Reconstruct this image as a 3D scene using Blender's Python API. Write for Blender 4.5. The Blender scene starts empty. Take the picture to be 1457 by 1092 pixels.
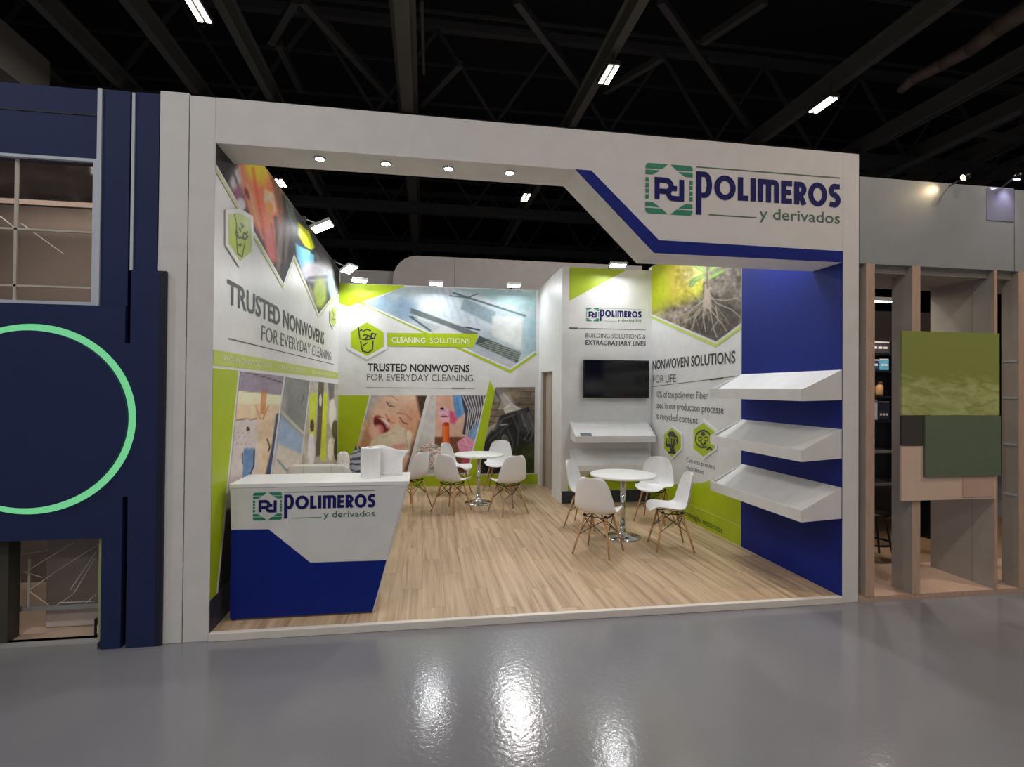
import bpy, bmesh, math, random
import numpy as np
from mathutils import Vector, Matrix
random.seed(7); rng = np.random.default_rng(7)
S = bpy.context.scene
COL = S.collection
def lin(c):
    c = np.asarray(c, float) / 255.0
    return np.where(c <= 0.04045, c / 12.92, ((c + 0.055) / 1.055) ** 2.4)
# ------------------------------------------------------------------ camera
F_PX, YAW, PITCH, ROLL = 777.39, 0.1589, 0.0102, 0.0082
CAM = np.array([1.4614, -4.0956, 1.77])
def cam_axes():
    cy, sy, cp, sp = math.cos(YAW), math.sin(YAW), math.cos(PITCH), math.sin(PITCH)
    fw = np.array([sy * cp, cy * cp, sp]); r = np.array([cy, -sy, 0.0]); u = np.cross(r, fw)
    cr, sr = math.cos(ROLL), math.sin(ROLL)
    return cr * r + sr * u, -sr * r + cr * u, fw
RX, UX, FW = cam_axes()
cd = bpy.data.cameras.new('camera'); cam = bpy.data.objects.new('camera', cd); COL.objects.link(cam)
M = Matrix.Identity(4)
for i in range(3):
    M[i][0], M[i][1], M[i][2], M[i][3] = RX[i], UX[i], -FW[i], CAM[i]
cam.matrix_world = M
cd.sensor_fit = 'HORIZONTAL'; cd.sensor_width = 36.0; cd.lens = F_PX / 1457 * 36.0
cd.clip_start = 0.05; cd.clip_end = 200
S.camera = cam
def pix(P):
    """world points -> photo pixels"""
    d = np.asarray(P, float) - CAM
    z = d @ FW
    return 728.5 + F_PX * (d @ RX) / z, 546 - F_PX * (d @ UX) / z
def hit(ax, v, x, y):
    """photo pixel -> point on the plane axis=v"""
    d = FW + RX * (x - 728.5) / F_PX - UX * (y - 546) / F_PX
    return CAM + (v - CAM[ax]) / d[ax] * d
# ------------------------------------------------------------------ world, exposure
W = bpy.data.worlds.new('world'); S.world = W; W.use_nodes = True
bg = W.node_tree.nodes['Background']; bg.inputs[0].default_value = (0.93, 0.96, 1.0, 1); bg.inputs[1].default_value = 0.16
vs = S.view_settings
vs.view_transform = 'Standard'; vs.look = 'None'; vs.gamma = 1.0; vs.use_curve_mapping = False; vs.exposure = 0.0
HALL_W, FLOOD_W, DOWN_W = 92.0, 8.0, 14.0     # watts of the hall luminaires, stand floodlights, soffit downlights
# ------------------------------------------------------------------ materials
MATS = {}
def mat(name, rgb, rough=0.5, metal=0.0, emit=None, estr=1.0, var=0.04, vscale=6.0, bump=0.0, bscale=60.0, alpha=1.0, spec=0.5, stretch=None, coat=0.0):
    if name in MATS: return MATS[name]
    m = bpy.data.materials.new(name); m.use_nodes = True; MATS[name] = m
    nt = m.node_tree; b = nt.nodes['Principled BSDF']; N = nt.nodes.new; L = nt.links.new
    c = lin(rgb)
    b.inputs['Roughness'].default_value = rough; b.inputs['Metallic'].default_value = metal
    b.inputs['Specular IOR Level'].default_value = spec; b.inputs['Alpha'].default_value = alpha
    b.inputs['Coat Weight'].default_value = coat
    tc = N('ShaderNodeTexCoord'); mp = N('ShaderNodeMapping'); L(tc.outputs['Object'], mp.inputs['Vector'])
    if stretch: mp.inputs['Scale'].default_value = stretch
    if var > 0:
        nz = N('ShaderNodeTexNoise'); nz.inputs['Scale'].default_value = vscale; nz.inputs['Detail'].default_value = 4
        L(mp.outputs[0], nz.inputs['Vector'])
        rp = N('ShaderNodeValToRGB'); rp.color_ramp.elements[0].position = 0.3; rp.color_ramp.elements[1].position = 0.7
        rp.color_ramp.elements[0].color = (*np.clip(c * (1 - var), 0, 1), 1); rp.color_ramp.elements[1].color = (*np.clip(c * (1 + var), 0, 1), 1)
        L(nz.outputs['Fac'], rp.inputs[0]); L(rp.outputs[0], b.inputs['Base Color'])
    else: b.inputs['Base Color'].default_value = (*c, 1)
    if bump > 0:
        n2 = N('ShaderNodeTexNoise'); n2.inputs['Scale'].default_value = bscale; n2.inputs['Detail'].default_value = 3
        L(mp.outputs[0], n2.inputs['Vector'])
        bp = N('ShaderNodeBump'); bp.inputs['Strength'].default_value = bump; bp.inputs['Distance'].default_value = 0.02
        L(n2.outputs['Fac'], bp.inputs['Height']); L(bp.outputs[0], b.inputs['Normal'])
    if emit is not None:
        b.inputs['Emission Color'].default_value = (*lin(emit), 1); b.inputs['Emission Strength'].default_value = estr
    return m
white = mat('white_board', (222, 222, 222), 0.45, bump=0.01)
facade_w = mat('facade_white', (222, 220, 218), 0.5, bump=0.01)
printwhite = mat('print_white', (224, 225, 226), 0.4)
lime = mat('lime_print', (172, 196, 12), 0.4)
limepale = mat('lime_pale_print', (190, 208, 90), 0.4)
ink = mat('ink_dark', (52, 54, 58), 0.5)
inklight = mat('ink_grey', (92, 94, 98), 0.5)
inkwhite = mat('ink_white', (232, 238, 215), 0.5)
blue = mat('stand_blue', (14, 36, 128), 0.55, spec=0.2)
logo_navy = mat('logo_navy', (26, 26, 100), 0.6, spec=0.2)
logo_green = mat('logo_green', (28, 134, 106), 0.45)
logo_dark = mat('logo_dark_green', (70, 112, 88), 0.5)
skirt = mat('charcoal_board', (48, 50, 62), 0.5)
navy = mat('navy_board', (36, 47, 88), 0.6, bump=0.02, spec=0.25)
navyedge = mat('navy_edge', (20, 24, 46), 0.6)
trimlt = mat('light_trim', (196, 204, 214), 0.4)
blackp = mat('black_plastic', (18, 18, 20), 0.4)
screenm = mat('screen_glass', (8, 9, 12), 0.12, var=0)
chrome = mat('chrome', (210, 210, 212), 0.12, metal=1.0, var=0)
shellm = mat('chair_shell', (236, 236, 238), 0.32, var=0.01)
tablem = mat('table_white', (238, 240, 236), 0.35, var=0.01)
beech = mat('beech', (196, 150, 104), 0.5, var=0.14, vscale=14, stretch=(6, 6, 0.6))
wire = mat('black_wire', (40, 30, 26), 0.4, var=0)
paper = mat('paper_towel', (244, 244, 244), 0.9, bump=0.25, bscale=120)
lamp_e = mat('lamp_lens', (255, 255, 255), 0.5, emit=(250, 252, 255), estr=20, var=0)
hall_e = mat('tube_lens', (255, 255, 255), 0.5, emit=(255, 236, 214), estr=9, var=0)
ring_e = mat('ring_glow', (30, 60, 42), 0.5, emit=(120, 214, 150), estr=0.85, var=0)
lampbody = mat('lamp_body', (200, 200, 200), 0.4)
steel = mat('roof_steel', (62, 60, 60), 0.6); beamm = mat('roof_beam_grey', (86, 83, 78), 0.6)
roofm = mat('roof_black', (14, 14, 17), 0.8)
# hall floor: glossy grey epoxy
def floor_mat():
    m = bpy.data.materials.new('epoxy_grey'); m.use_nodes = True; nt = m.node_tree; b = nt.nodes['Principled BSDF']; N = nt.nodes.new; L = nt.links.new
    tc = N('ShaderNodeTexCoord')
    n1 = N('ShaderNodeTexNoise'); n1.inputs['Scale'].default_value = 0.7; n1.inputs['Detail'].default_value = 5; L(tc.outputs['Object'], n1.inputs['Vector'])
    rp = N('ShaderNodeValToRGB'); rp.color_ramp.elements[0].position = 0.35; rp.color_ramp.elements[1].position = 0.7
    rp.color_ramp.elements[0].color = (*lin((126, 127, 132)), 1); rp.color_ramp.elements[1].color = (*lin((136, 136, 141)), 1)
    L(n1.outputs['Fac'], rp.inputs[0]); L(rp.outputs[0], b.inputs['Base Color'])
    b.inputs['Roughness'].default_value = 0.14; b.inputs['Specular IOR Level'].default_value = 0.55
    n2 = N('ShaderNodeTexNoise'); n2.inputs['Scale'].default_value = 34; n2.inputs['Detail'].default_value = 3; L(tc.outputs['Object'], n2.inputs['Vector'])
    n3 = N('ShaderNodeTexNoise'); n3.inputs['Scale'].default_value = 3; n3.inputs['Detail'].default_value = 2; L(tc.outputs['Object'], n3.inputs['Vector'])
    bp = N('ShaderNodeBump'); bp.inputs['Strength'].default_value = 0.10; bp.inputs['Distance'].default_value = 0.01; L(n2.outputs['Fac'], bp.inputs['Height'])
    b2 = N('ShaderNodeBump'); b2.inputs['Strength'].default_value = 0.05; b2.inputs['Distance'].default_value = 0.02; L(n3.outputs['Fac'], b2.inputs['Height']); L(bp.outputs[0], b2.inputs['Normal'])
    L(b2.outputs[0], b.inputs['Normal'])
    return m
# wood plank: streaks along the plank, tone from each plank's own random value
def plank_mat():
    m = bpy.data.materials.new('oak_vinyl'); m.use_nodes = True; nt = m.node_tree; b = nt.nodes['Principled BSDF']; N = nt.nodes.new; L = nt.links.new
    tc = N('ShaderNodeTexCoord'); oi = N('ShaderNodeObjectInfo'); ge = N('ShaderNodeNewGeometry')
    off = N('ShaderNodeVectorMath'); off.operation = 'SCALE'; off.inputs['Scale'].default_value = 0.6
    cb = N('ShaderNodeCombineXYZ'); L(oi.outputs['Random'], cb.inputs[0]); L(oi.outputs['Random'], cb.inputs[1]); L(cb.outputs[0], off.inputs[0])
    ad = N('ShaderNodeVectorMath'); ad.operation = 'ADD'; L(ge.outputs['Position'], ad.inputs[0]); L(off.outputs[0], ad.inputs[1])
    mp = N('ShaderNodeMapping'); mp.inputs['Scale'].default_value = (14, .55, 1); L(ad.outputs[0], mp.inputs['Vector'])
    n1 = N('ShaderNodeTexNoise'); n1.inputs['Scale'].default_value = 1.4; n1.inputs['Detail'].default_value = 6; n1.inputs['Distortion'].default_value = 0.5; L(mp.outputs[0], n1.inputs['Vector'])
    rp = N('ShaderNodeValToRGB'); e = rp.color_ramp.elements
    e[0].position = 0.3; e[0].color = (*lin((158, 130, 100)), 1); e[1].position = 0.72; e[1].color = (*lin((212, 186, 154)), 1)
    k = e.new(0.48); k.color = (*lin((190, 163, 132)), 1)
    L(n1.outputs['Fac'], rp.inputs[0])
    mx = N('ShaderNodeHueSaturation'); mr = N('ShaderNodeMapRange'); mr.inputs['To Min'].default_value = 0.985; mr.inputs['To Max'].default_value = 1.02
    L(oi.outputs['Random'], mr.inputs[0]); L(mr.outputs[0], mx.inputs['Value']); L(rp.outputs[0], mx.inputs['Color']); L(mx.outputs[0], b.inputs['Base Color'])
    b.inputs['Roughness'].default_value = 0.42
    return m
def attr_mat():
    m = bpy.data.materials.new('photo_print_ink'); m.use_nodes = True; nt = m.node_tree; b = nt.nodes['Principled BSDF']
    a = nt.nodes.new('ShaderNodeAttribute'); a.attribute_name = 'Col'; nt.links.new(a.outputs['Color'], b.inputs['Base Color'])
    b.inputs['Roughness'].default_value = 0.6; b.inputs['Specular IOR Level'].default_value = 0.25
    return m
photo_m = attr_mat()
# ------------------------------------------------------------------ object helpers
ORG = {}
def tag(o, label=None, cat=None, group=None, kind=None):
    if label: o['label'] = label
    if cat: o['category'] = cat
    if group: o['group'] = group
    if kind: o['kind'] = kind
    return o
def thing(name, loc, label=None, cat=None, group=None):
    o = bpy.data.objects.new(name, None); COL.objects.link(o); o.location = loc; o.empty_display_size = 0.1
    ORG[o.name] = np.array(loc, float)
    return tag(o, label, cat, group)
class MB:
    def __init__(s): s.v = []; s.f = []
    def add(s, vs_, fs):
        n = len(s.v); s.v.extend([tuple(map(float, p)) for p in vs_]); s.f.extend([tuple(i + n for i in f) for f in fs]); return s
    def box(s, x0, x1, y0, y1, z0, z1):
        return s.add([(x0, y0, z0), (x1, y0, z0), (x1, y1, z0), (x0, y1, z0), (x0, y0, z1), (x1, y0, z1), (x1, y1, z1), (x0, y1, z1)],
                     [(0, 3, 2, 1), (4, 5, 6, 7), (0, 1, 5, 4), (1, 2, 6, 5), (2, 3, 7, 6), (3, 0, 4, 7)])
    def prism(s, base, off):
        base = [np.array(p, float) for p in base]; n = len(base); off = np.array(off, float)
        fs = [tuple(range(n))[::-1], tuple(range(n, 2 * n))] + [(i, (i + 1) % n, n + (i + 1) % n, n + i) for i in range(n)]
        return s.add(base + [p + off for p in base], fs)
    def poly(s, pts): return s.add(pts, [tuple(range(len(pts)))])
    def cyl(s, p0, p1, r0, r1=None, n=16, cap=True):
        r1 = r0 if r1 is None else r1; p0 = np.array(p0, float); p1 = np.array(p1, float); d = p1 - p0; d /= np.linalg.norm(d)
        a = np.cross(d, (0, 0, 1.0) if abs(d[2]) < 0.9 else (1.0, 0, 0)); a /= np.linalg.norm(a); b = np.cross(d, a)
        ring = lambda p, r: [p + r * (math.cos(2 * math.pi * k / n) * a + math.sin(2 * math.pi * k / n) * b) for k in range(n)]
        fs = [(i, (i + 1) % n, n + (i + 1) % n, n + i) for i in range(n)]
        if cap: fs += [tuple(range(n))[::-1], tuple(range(n, 2 * n))]
        return s.add(ring(p0, r0) + ring(p1, r1), fs)
    def bar(s, p0, p1, w, h):
        p0 = np.array(p0, float); p1 = np.array(p1, float); d = p1 - p0; d /= np.linalg.norm(d)
        a = np.cross(d, (0, 0, 1.0)) if abs(d[2]) < 0.95 else np.array((1.0, 0, 0)); a = a / np.linalg.norm(a); b = np.cross(a, d)
        o = [-a * w / 2 - b * h / 2, a * w / 2 - b * h / 2, a * w / 2 + b * h / 2, -a * w / 2 + b * h / 2]
        return s.add([p0 + q for q in o] + [p1 + q for q in o], [(0, 3, 2, 1), (4, 5, 6, 7)] + [(i, (i + 1) % 4, 4 + (i + 1) % 4, 4 + i) for i in range(4)])
    def lathe(s, prof, c=(0, 0, 0), n=32, cap=True):
        vs_ = []; fs = []; c = np.array(c, float)
        for (r, z) in prof: vs_ += [c + (r * math.cos(2 * math.pi * k / n), r * math.sin(2 * math.pi * k / n), z) for k in range(n)]
        for j in range(len(prof) - 1): fs += [(j * n + k, j * n + (k + 1) % n, (j + 1) * n + (k + 1) % n, (j + 1) * n + k) for k in range(n)]
        if cap: fs += [tuple(range(n))[::-1], tuple(range((len(prof) - 1) * n, len(prof) * n))]
        return s.add(vs_, fs)
    def grid(s, P):
        h, w = P.shape[:2]; i = np.arange(h * w).reshape(h, w)
        return s.add(P.reshape(-1, 3), [tuple(q) for q in np.stack([i[:-1, :-1], i[:-1, 1:], i[1:, 1:], i[1:, :-1]], -1).reshape(-1, 4)])
    def build(s, name, m, parent=None, smooth=False, bevel=0.0, label=None, cat=None, group=None, kind=None, loc=None, recalc=True):
        me = bpy.data.meshes.new(name)
        o0 = ORG[parent.name] if parent is not None else np.array(loc if loc is not None else (0, 0, 0), float)
        me.from_pydata([tuple(np.array(p) - o0) for p in s.v], [], s.f)
        if recalc:
            bm = bmesh.new(); bm.from_mesh(me); bmesh.ops.recalc_face_normals(bm, faces=bm.faces); bm.to_mesh(me); bm.free()
        me.materials.append(m)
        if smooth: me.shade_smooth()
        o = bpy.data.objects.new(name, me); COL.objects.link(o)
        ORG[o.name] = o0
        if parent is not None: o.parent = parent
        elif loc is not None: o.location = loc
        if bevel > 0:
            bv = o.modifiers.new('bevel', 'BEVEL'); bv.width = bevel; bv.segments = 2; bv.limit_method = 'ANGLE'; bv.angle_limit = math.radians(40)
        if smooth and bevel == 0 and False: pass
        return tag(o, label, cat, group, kind)
def struct(name, mb, m, label, cat, **k): return mb.build(name, m, label=label, cat=cat, kind='structure', **k)
def lamp(name, kind, parent, p, target, watts, col, size=0.2, sy=None, spot=None, blend=0.5):
    l = bpy.data.lights.new(name, kind); l.energy = watts; l.color = col
    if kind == 'AREA':
        l.shape = 'RECTANGLE'; l.size = size; l.size_y = sy or size
    else: l.shadow_soft_size = size
    if kind == 'SPOT': l.spot_size = math.radians(spot); l.spot_blend = blend
    o = bpy.data.objects.new(name, l); COL.objects.link(o)
    d = Vector(target) - Vector(p); o.rotation_euler = d.to_track_quat('-Z', 'Y').to_euler()
    o.location = Vector(p) - Vector(ORG[parent.name]); o.parent = parent
    return o
# wall frames: (a, b, off) -> world, off = distance proud of the wall
FR = {'F': lambda a, b, o: (a, -o, b), 'L': lambda a, b, o: (o, a, b), 'R': lambda a, b, o: (4.93 - o, a, b),
      'B': lambda a, b, o: (a, 5.62 - o, b), 'T': lambda a, b, o: (a, 3.93 - o, b), 'C': lambda a, b, o: (a, 0.20 - o, b)}
PLN = {'F': (1, 0.0, 0), 'L': (0, 0.0, 1), 'R': (0, 4.93, 1), 'B': (1, 5.62, 0), 'T': (1, 3.93, 0), 'C': (1, 0.20, 0)}
def at(w, x, y):
    ax, v, k = PLN[w]; p = hit(ax, v, x, y); return (p[k], p[2])
def flat(name, w, pts, m, parent, off=0.002, px=False, label=None):
    if px: pts = [at(w, *q) for q in pts]
    return MB().poly([FR[w](a, b, off) for a, b in pts]).build(name, m, parent, label=label, recalc=False)
def stroke(pts, wd, closed=False):
    P = [np.array(p, float) for p in pts]; n = len(P); L_, R_ = [], []
    for i in range(n):
        a = P[i - 1] if (i > 0 or closed) else None; b = P[(i + 1) % n] if (i < n - 1 or closed) else None
        ds = [q / (np.linalg.norm(q) + 1e-12) for q in ([P[i] - a] if a is not None else []) + ([b - P[i]] if b is not None else [])]
        t = sum(ds); t = t / (np.linalg.norm(t) + 1e-12); nn = np.array([-t[1], t[0]])
        c = max(0.45, abs(np.dot(t, ds[0]))); L_.append(P[i] + nn * wd / 2 / c); R_.append(P[i] - nn * wd / 2 / c)
    m = n if closed else n - 1
    return [[L_[i], L_[(i + 1) % n], R_[(i + 1) % n], R_[i]] for i in range(m)]
def arc(cx, cy, rx, ry, a0, a1, n=14):
    return [(cx + rx * math.cos(math.radians(a0 + (a1 - a0) * k / n)), cy + ry * math.sin(math.radians(a0 + (a1 - a0) * k / n))) for k in range(n + 1)]
def polys2d(name, w, polys, m, parent, off=0.003, label=None):
    mb = MB()
    for q in polys:
        k = q[0] if isinstance(q, tuple) else 0; q = q[1] if isinstance(q, tuple) else q      # (level, polygon): overlapping strokes lie on levels of their own
        mb.poly([FR[w](p[0], p[1], off + .0003 * k) for p in q])
    return mb.build(name, m, parent, label=label, recalc=False)
def text_mesh(s, bold=0.0):
    cu = bpy.data.curves.new('t', 'FONT'); cu.body = s; cu.size = 1.0; cu.offset = bold; cu.resolution_u = 3
    o = bpy.data.objects.new('t', cu); COL.objects.link(o)
    dg = bpy.context.evaluated_depsgraph_get(); me = bpy.data.meshes.new_from_object(o.evaluated_get(dg))
    v = np.array([tuple(x.co) for x in me.vertices]); f = [tuple(p.vertices) for p in me.polygons]
    bpy.data.objects.remove(o); bpy.data.curves.remove(cu); bpy.data.meshes.remove(me)
    return v, f
def text(w, s, a0, a1, b0, b1, m, parent, bold=0.0, off=0.003, name='lettering', tilt=0.0, full=False, label=None):
    """string fitted between a0..a1; b0..b1 is baseline..cap height (full: whole glyph box)"""
    v, f = text_mesh(s, bold)
    x0, x1 = v[:, 0].min(), v[:, 0].max()
    y0, y1 = (v[:, 1].min(), v[:, 1].max()) if full else (0.0, 0.70)
    a = a0 + (v[:, 0] - x0) / (x1 - x0) * (a1 - a0); t = (v[:, 0] - x0) / (x1 - x0)
    b = b0 + (v[:, 1] - y0) / (y1 - y0) * (b1 - b0) + tilt * t
    return MB().add([FR[w](p, q, off) for p, q in zip(a, b)], f).build(name, m, parent, recalc=False, label=label)
# stroke alphabet of the wordmark, cap height 1
def wordmark(x0, z0, wid, cap):
    sw = 0.225; out = []
    def O(x, w_): return [(arc(x + w_ / 2, 0.5, w_ / 2 - sw / 2, 0.5 - sw / 2 + 0.03, 0, 360, 28)[:-1], True)]
    def put(g, x): out.extend([([(px + x, py) for px, py in p], cl) for p, cl in g])
    h = sw / 2
    P = lambda w_: [([(h, 1.12), (h, -0.72)], False), ([(h, 1.12 - h)] + arc(w_ - h - 0.2, 0.56, 0.2, 0.56 - h, 90, -90, 14) + [(h, h)], False)]
    Lt = [([(h, 1), (h, 0)], False), ([(0, h), (0.45, h)], False)]
    I = [([(h, 1), (h, 0)], False)]
    Mm = [([(h, 1), (h, 0)], False), ([(0, 1 - h)] + arc(0.33, 0.74, 0.125, 0.26 - h, 90, 0, 6) + [(0.455, 0)], False),
          ([(0.36, 1 - h), (0.5, 1 - h)] + arc(0.68, 0.74, 0.125, 0.26 - h, 90, 0, 6) + [(0.805, 0)], False)]
    Ee = [([(h, 1), (h, 0)], False), ([(0, 1 - h), (0.48, 1 - h)], False), ([(0, 0.5), (0.44, 0.5)], False), ([(0, h), (0.48, h)], False)]
    Rr = [([(h, 1), (h, 0)], False), ([(0, 1 - h)] + arc(0.26, 0.67, 0.17, 0.33 - h, 90, -90, 10) + [(0.1, 0.44)], False), ([(0.24, 0.46), (0.44, 0)], False)]
    Ss = [([(0.48, 0.93 - 0.02)] + arc(0.25, 0.715, 0.15, 0.2, 70, 270, 12) + arc(0.25, 0.30, 0.15, 0.215, 90, -110, 12) + [(0.02, 0.12)], False)]
    x = 0; g = 0.09
    for gl, w_ in ((P(0.66), 0.66), (O(0, 0.9), 0.9), (Lt, 0.45), (I, sw), (Mm, 0.91), (Ee, 0.48), (Rr, 0.53), (O(0, 0.84), 0.84), (Ss, 0.5)):
        put(gl, x); x += w_ + g
    tot = x - g; k = wid / tot; ps = []
    for lv, (p, cl) in enumerate(out):
        for q in stroke(p, sw, cl): ps.append((lv % 4, [(x0 + a * k, z0 + b * cap) for a, b in q]))
    return ps
def logo(w, x0, z0, k, parent, off=0.003):
    """k = emblem size; x0,z0 = emblem lower-left"""
    T = lambda q: [(x0 + a * k, z0 + b * k) for a, b in q]
    gs = []
    for my in (0, 1):
        for mx in (0, 1):
            f = lambda q: [((1 - a) if mx else a, (1 - b) if my else b) for a, b in q]
            gs.append(T(f([(0, 0.895), (0, 0.94), (0.02, 0.98), (0.06, 1.0), (0.47, 1.0), (0.345, 0.895)])))
            gs.append(T(f([(0, 0.775), (0, 0.865), (0.305, 0.865), (0.155, 0.775)])))
    for j in range(4):
        for a in (0, 0.93): b = 0.29 + j * 0.112; gs.append(T([(a, b), (a + 0.07, b), (a + 0.07, b + 0.085), (a, b + 0.085)]))
    polys2d('logo_emblem', w, gs, logo_green, parent, off, label='green striped square emblem with a white hexagon')
    sw = 0.105; h = sw / 2
    sts = ([(0.245, 0.73), (0.245, 0.29)], [(0.19, 0.73 - h)] + arc(0.43, 0.565, 0.11, 0.165 - h, 90, -90, 10) + [(0.30, 0.4575)],
           [(0.765, 0.71), (0.765, 0.27)], [(0.80, 0.27 + h)] + arc(0.585, 0.425, 0.10, 0.155 - h, 270, 90, 10) + [(0.665, 0.5225)])
    polys2d('logo_monogram', w, [(lv, T(q)) for lv, p in enumerate(sts) for q in stroke(p, sw)], logo_navy, parent, off + 0.0006)
    polys2d('logo_wordmark', w, wordmark(x0 + 1.075 * k, z0 + 0.375 * k, 3.25 * k, 0.475 * k), logo_navy, parent, off)
    lines = [T([(1.08, 0.985), (4.32, 0.985), (4.32, 1.005), (1.08, 1.005)]), T([(1.35, 0.035), (2.4, 0.035), (2.4, 0.055), (1.35, 0.055)])]
    polys2d('logo_rule', w, lines, logo_dark, parent, off)
    text(w, 'y derivados', x0 + 2.47 * k, x0 + 4.32 * k, z0 + 0.03 * k, z0 + 0.26 * k, logo_dark, parent, 0.004, off, 'logo_tagline')
# ------------------------------------------------------------------ painted photo prints (colour per vertex, in photo pixel coordinates)
class Paint:
    def __init__(s, X, Y, base): s.X, s.Y = X, Y; s.C = np.ones(X.shape + (3,)) * np.array(base, float)
    def mix(s, a, c): s.C = s.C * (1 - a[..., None]) + np.array(c, float) * a[..., None]
    def ell(s, cx, cy, rx, ry, c, rot=0, soft=0.15, op=1.0):
        t = math.radians(rot); dx, dy = s.X - cx, s.Y - cy
        u = (dx * math.cos(t) + dy * math.sin(t)) / rx; v = (-dx * math.sin(t) + dy * math.cos(t)) / ry
        s.mix(op * np.clip((1 - np.sqrt(u * u + v * v)) / soft + 0.5, 0, 1), c)
    def poly(s, pts, c, soft=0.8, op=1.0):
        ins = np.zeros(s.X.shape, bool); d = np.full(s.X.shape, 1e9); n = len(pts)
        for i in range(n):
            (x1, y1), (x2, y2) = pts[i], pts[(i + 1) % n]
            if y1 != y2:
                cr = ((y1 > s.Y) != (y2 > s.Y)) & (s.X < (x2 - x1) * (s.Y - y1) / (y2 - y1) + x1); ins ^= cr
            d = np.minimum(d, s.seg(x1, y1, x2, y2))
        s.mix(op * np.clip(np.where(ins, d, -d) / soft + 0.5, 0, 1), c)
    def seg(s, x1, y1, x2, y2):
        L2 = (x2 - x1) ** 2 + (y2 - y1) ** 2 + 1e-9; t = np.clip(((s.X - x1) * (x2 - x1) + (s.Y - y1) * (y2 - y1)) / L2, 0, 1)
        return np.hypot(s.X - x1 - t * (x2 - x1), s.Y - y1 - t * (y2 - y1))
    def line(s, pts, w_, c, op=1.0, soft=0.8):
        d = np.full(s.X.shape, 1e9)
        for a, b in zip(pts[:-1], pts[1:]): d = np.minimum(d, s.seg(*a, *b))
        s.mix(op * np.clip((w_ / 2 - d) / soft + 0.5, 0, 1), c)
    def noise(s, scale, seed=0, oct_=4):
        r = np.random.default_rng(seed); out = np.zeros(s.X.shape); a = 1.0
        for _ in range(oct_):
            g = r.random((64, 64)); x = (s.X / scale) % 63; y = (s.Y / scale) % 63; i = x.astype(int); j = y.astype(int); fx, fy = x - i, y - j
            fx = fx * fx * (3 - 2 * fx); fy = fy * fy * (3 - 2 * fy)
            out += a * ((g[j, i] * (1 - fx) + g[j, i + 1] * fx) * (1 - fy) + (g[j + 1, i] * (1 - fx) + g[j + 1, i + 1] * fx) * fy - 0.5); a *= 0.5; scale *= 0.5
        return out
def photo(w, lower, upper, res, fn, parent, label, base=(128, 128, 128), off=0.0025, px=True, gain=1.08):
    if px: lower = [at(w, *q) for q in lower]; upper = [at(w, *q) for q in upper]
    lower = sorted(lower); upper = sorted(upper)
    a0 = min(lower[0][0], upper[0][0]); a1 = max(lower[-1][0], upper[-1][0])
    na, nb = res; brk = sorted(set(list(np.linspace(a0, a1, na)) + [p[0] for p in lower + upper]))
    A = np.array(brk); lo = np.interp(A, *zip(*lower)); up = np.interp(A, *zip(*upper)); up = np.maximum(up, lo)
    t = np.linspace(0, 1, nb)[:, None]; AA = np.broadcast_to(A, (nb, len(A))); BB = lo * (1 - t) + up * t
    return photo_grid(w, AA, BB, fn, parent, label, base, off, gain)
def photo_quad(w, c4, res, fn, parent, label, base=(128, 128, 128), off=0.0025, gain=1.08):
    """c4 = lower-left, lower-right, upper-right, upper-left in wall metres"""
    s_, t_ = np.meshgrid(np.linspace(0, 1, res[0]), np.linspace(0, 1, res[1])); c = [np.array(p, float) for p in c4]
    Q = ((1 - s_) * (1 - t_))[..., None] * c[0] + (s_ * (1 - t_))[..., None] * c[1] + (s_ * t_)[..., None] * c[2] + ((1 - s_) * t_)[..., None] * c[3]
    return photo_grid(w, Q[..., 0], Q[..., 1], fn, parent, label, base, off, gain)
def photo_grid(w, AA, BB, fn, parent, label, base, off, gain):
    x, y, z = FR[w](AA, BB, off); P = np.stack([np.broadcast_to(q, AA.shape) for q in (x, y, z)], -1)
    X, Y = pix(P); pt = Paint(X, Y, base); fn(pt); pt.C += (pt.noise(5, 77, 3) * 14 + pt.noise(22, 78, 2) * 12)[..., None]
    o = MB().grid(P).build('photo_print', photo_m, parent, label=label, recalc=False)
    ca = o.data.color_attributes.new('Col', 'FLOAT_COLOR', 'POINT')
    c = lin(np.clip(pt.C * gain, 0, 238)).reshape(-1, 3); ca.data.foreach_set('color', np.hstack([c, np.ones((len(c), 1))]).ravel().astype(np.float32))
    return o
# ================================================================== SETTING: hall
struct('floor', MB().box(-14, 24, -14, 30, -0.1, 0.0), floor_mat(), 'glossy grey epoxy hall floor', 'floor')
ceil = struct('ceiling', MB().box(-14, 24, -14, 30, 9.6, 9.7), roofm, 'black hall roof with grey steel beams', 'ceiling')
hallm = mat('hall_wall', (34, 33, 36), 0.8)
struct('wall_hall_far', MB().box(-14, 24, 30, 30.2, 0, 9.6), hallm, 'dark far wall of the exhibition hall', 'wall')
struct('wall_hall_left', MB().box(-14.2, -14, -14, 30, 0, 9.6), hallm, 'dark left wall of the exhibition hall', 'wall')
struct('wall_hall_right', MB().box(24, 24.2, -14, 30, 0, 9.6), hallm, 'dark right wall of the exhibition hall', 'wall')
for xb, zz, w_ in ((-6.6, 7, .22), (-5.2, 7, .22), (-3.86, 7, .13), (-2.62, 7, .13), (-1.36, 7, .13), (1.1, 7, .22), (4.32, 7, .14), (8.43, 7, .14), (10.85, 7, .10), (11.15, 7.1, .08), (12.35, 7, .12), (13.6, 7, .12), (15.2, 7, .12)):
    MB().box(xb - w_ / 2, xb + w_ / 2, -2, 28, zz, zz + 0.26).box(xb - w_ * .85, xb + w_ * .85, -2, 28, zz + .26, zz + .29).build('roof_beam', beamm, ceil)
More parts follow.
